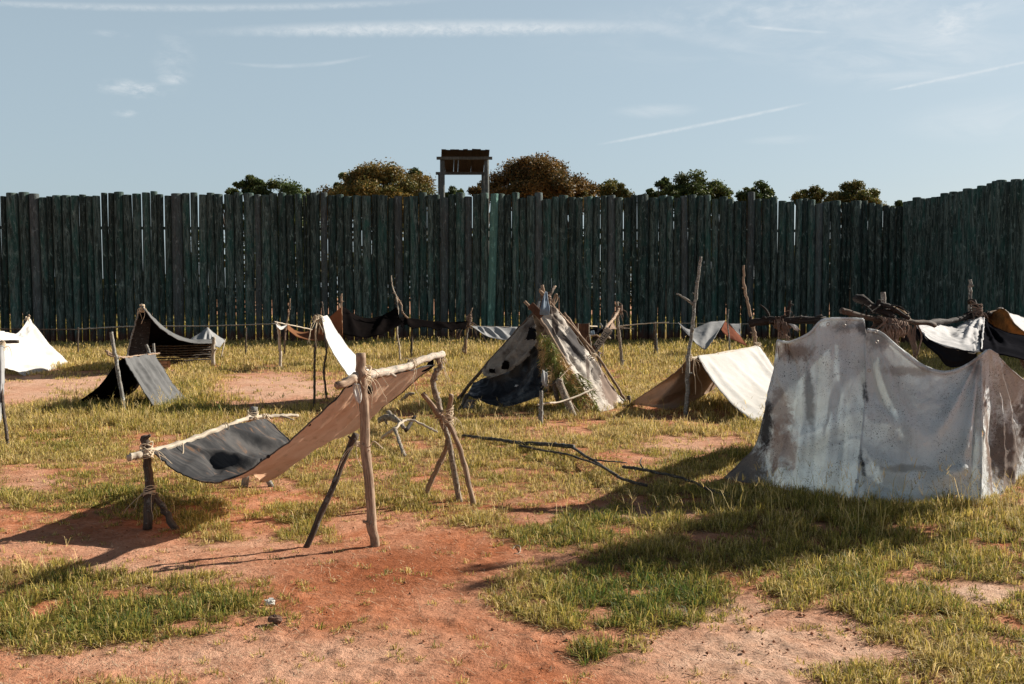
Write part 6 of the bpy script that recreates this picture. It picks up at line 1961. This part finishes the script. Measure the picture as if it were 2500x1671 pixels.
T = Thing('fallen_branch', G(1350, 1110), 'long dark dead branch lying from the grass toward the big tent', 'branch')
stick(T, 'stem', [z9(690, 312, .03), z9(900, 345, .04), z9(1050, 375, .05), z9(1200, 388, .06), z9(1360, 405, .06)], .022, M['branch'], 10, .3, 3, 1.5)
stick(T, 'fork', [z9(1355, 405, .05), z9(1450, 460, .04), z9(1560, 530, .04), z9(1650, 580, .03), z9(1800, 628, .03)], .020, M['branch'], 10, .3, 4, .9)
stick(T, 'twig', [z9(1030, 380, .04), z9(1200, 425, .05), z9(1320, 455, .06), z9(1500, 510, .05), z9(1620, 570, .04)], .016, M['branch'], 8, .3, 4, .8)
stick(T, 'twig', [z9(1450, 478, .05), z9(1560, 488, .05), z9(1680, 482, .03)], .013, M['branch'], 8, .3, 2, .6)
T = Thing('fallen_branch', G(1600, 1180), 'thin black dead branch running into the shade of the big tent', 'branch')
stick(T, 'stem', [z9(1660, 525, .05), z9(1780, 552, .06), z9(1900, 590, .07), z9(2050, 640, .08), z9(2200, 680, .05), z9(2330, 706, .03)], .019, M['branch'], 10, .3, 5, .7,
      twigs=[((z9(1780, 552, .06), z9(1760, 545, .10), z9(1770, 530, .12)), .008), ((z9(2240, 685, .05), z9(2280, 688, .05), z9(2330, 700, .04)), .007)])
T = Thing('driftwood_branch', G(960, 1090), 'pale crooked branch with splayed limbs lying in the grass', 'branch')
stick(T, 'limb', [z9(205, 320, .02), z9(280, 335, .12), z9(340, 310, .16), z9(420, 305, .14), z9(540, 308, .05)], .028, M['pole_pale'], 10, .25, 3, .6)
stick(T, 'limb', [z9(280, 332, .12), z9(310, 380, .06), z9(338, 420, .01)], .030, M['pole_bark'], 10, .2, 1, .8)
T = Thing('bark_log', G(950, 1062), 'short dark split logs with pale tops behind the crooked pale branch', 'log')
stick(T, 'half_log', [z9(180, 248, .08), z9(250, 250, .10), z9(330, 262, .08)], .055, M['pole_bark'], 12, .25, 2, .7)
stick(T, 'half_log', [z9(240, 238, .14), z9(290, 270, .12), z9(340, 300, .08)], .04, M['pole_bark'], 12, .25, 2, .8)
stick(T, 'broken_limb', [z9(350, 300, .06), z9(390, 280, .12), z9(405, 275, .16)], .035, M['root'], 10, .3, 2, .6)
T = Thing('stick_litter', G(985, 975), 'twisted bark piece on red ground under the raised end of the tan tarp', 'branch')
stick(T, 'limb', [P(972, 984, 15.4), P(988, 972, 15.4), P(998, 962, 15.4), P(1012, 960, 15.4)], .045, M['pole_bark'], 8, .3, 3, .6)


# stones
def lump(name, loc, size, mat, label, cat, seed, flat=.6):
    V, Fc = [], []
    n, m2 = 10, 14
    for i in range(n + 1):
        th = math.pi * i / n
        for k in range(m2):
            ph = 2 * math.pi * k / m2
            d = Vector((math.sin(th) * math.cos(ph), math.sin(th) * math.sin(ph), math.cos(th)))
            r = size * (1 + .55 * mn.noise(d * 1.6 + Vector((seed, 0, 0))) + .2 * mn.noise(d * 4 + Vector((seed, 3, 0))))
            V.append(Vector((d.x * r, d.y * r * .8, d.z * r * flat)))
    for i in range(n):
        for k in range(m2):
            k2 = (k + 1) % m2
            Fc.append((i * m2 + k, (i + 1) * m2 + k, (i + 1) * m2 + k2, i * m2 + k2))
    o = mesh_obj(name, V, Fc, mat, None, False)
    o.location = loc
    tag(o, label, cat)
    return o


p = G(658, 1472)
lump('pale_stone', (p.x, p.y, .005), .03, plain_mat('pale_rock', (.55, .53, .48), 0, .8), 'small whitish stone on the bare clay in the left foreground', 'stone', 3.3)
p = G(662, 1512)
lump('brown_stone', (p.x + .02, p.y, .0), .034, plain_mat('brown_rock', (.14, .085, .06), 0, .9), 'brown lump of wood or rock below the whitish stone', 'stone', 7.1)
p = G(1262, 1350)
T = Thing('twig_curl', p, 'small pale curl of twig on the clay at the edge of the shade', 'twig')
stick(T, 'curl', [G(1248, 1352) + Vector((0, 0, .01)), G(1258, 1344) + Vector((0, 0, .03)), G(1270, 1346) + Vector((0, 0, .03)), G(1268, 1354) + Vector((0, 0, .01)), G(1255, 1356) + Vector((0, 0, .01))], .004, M['pole_pale'], 6, .1, 0)
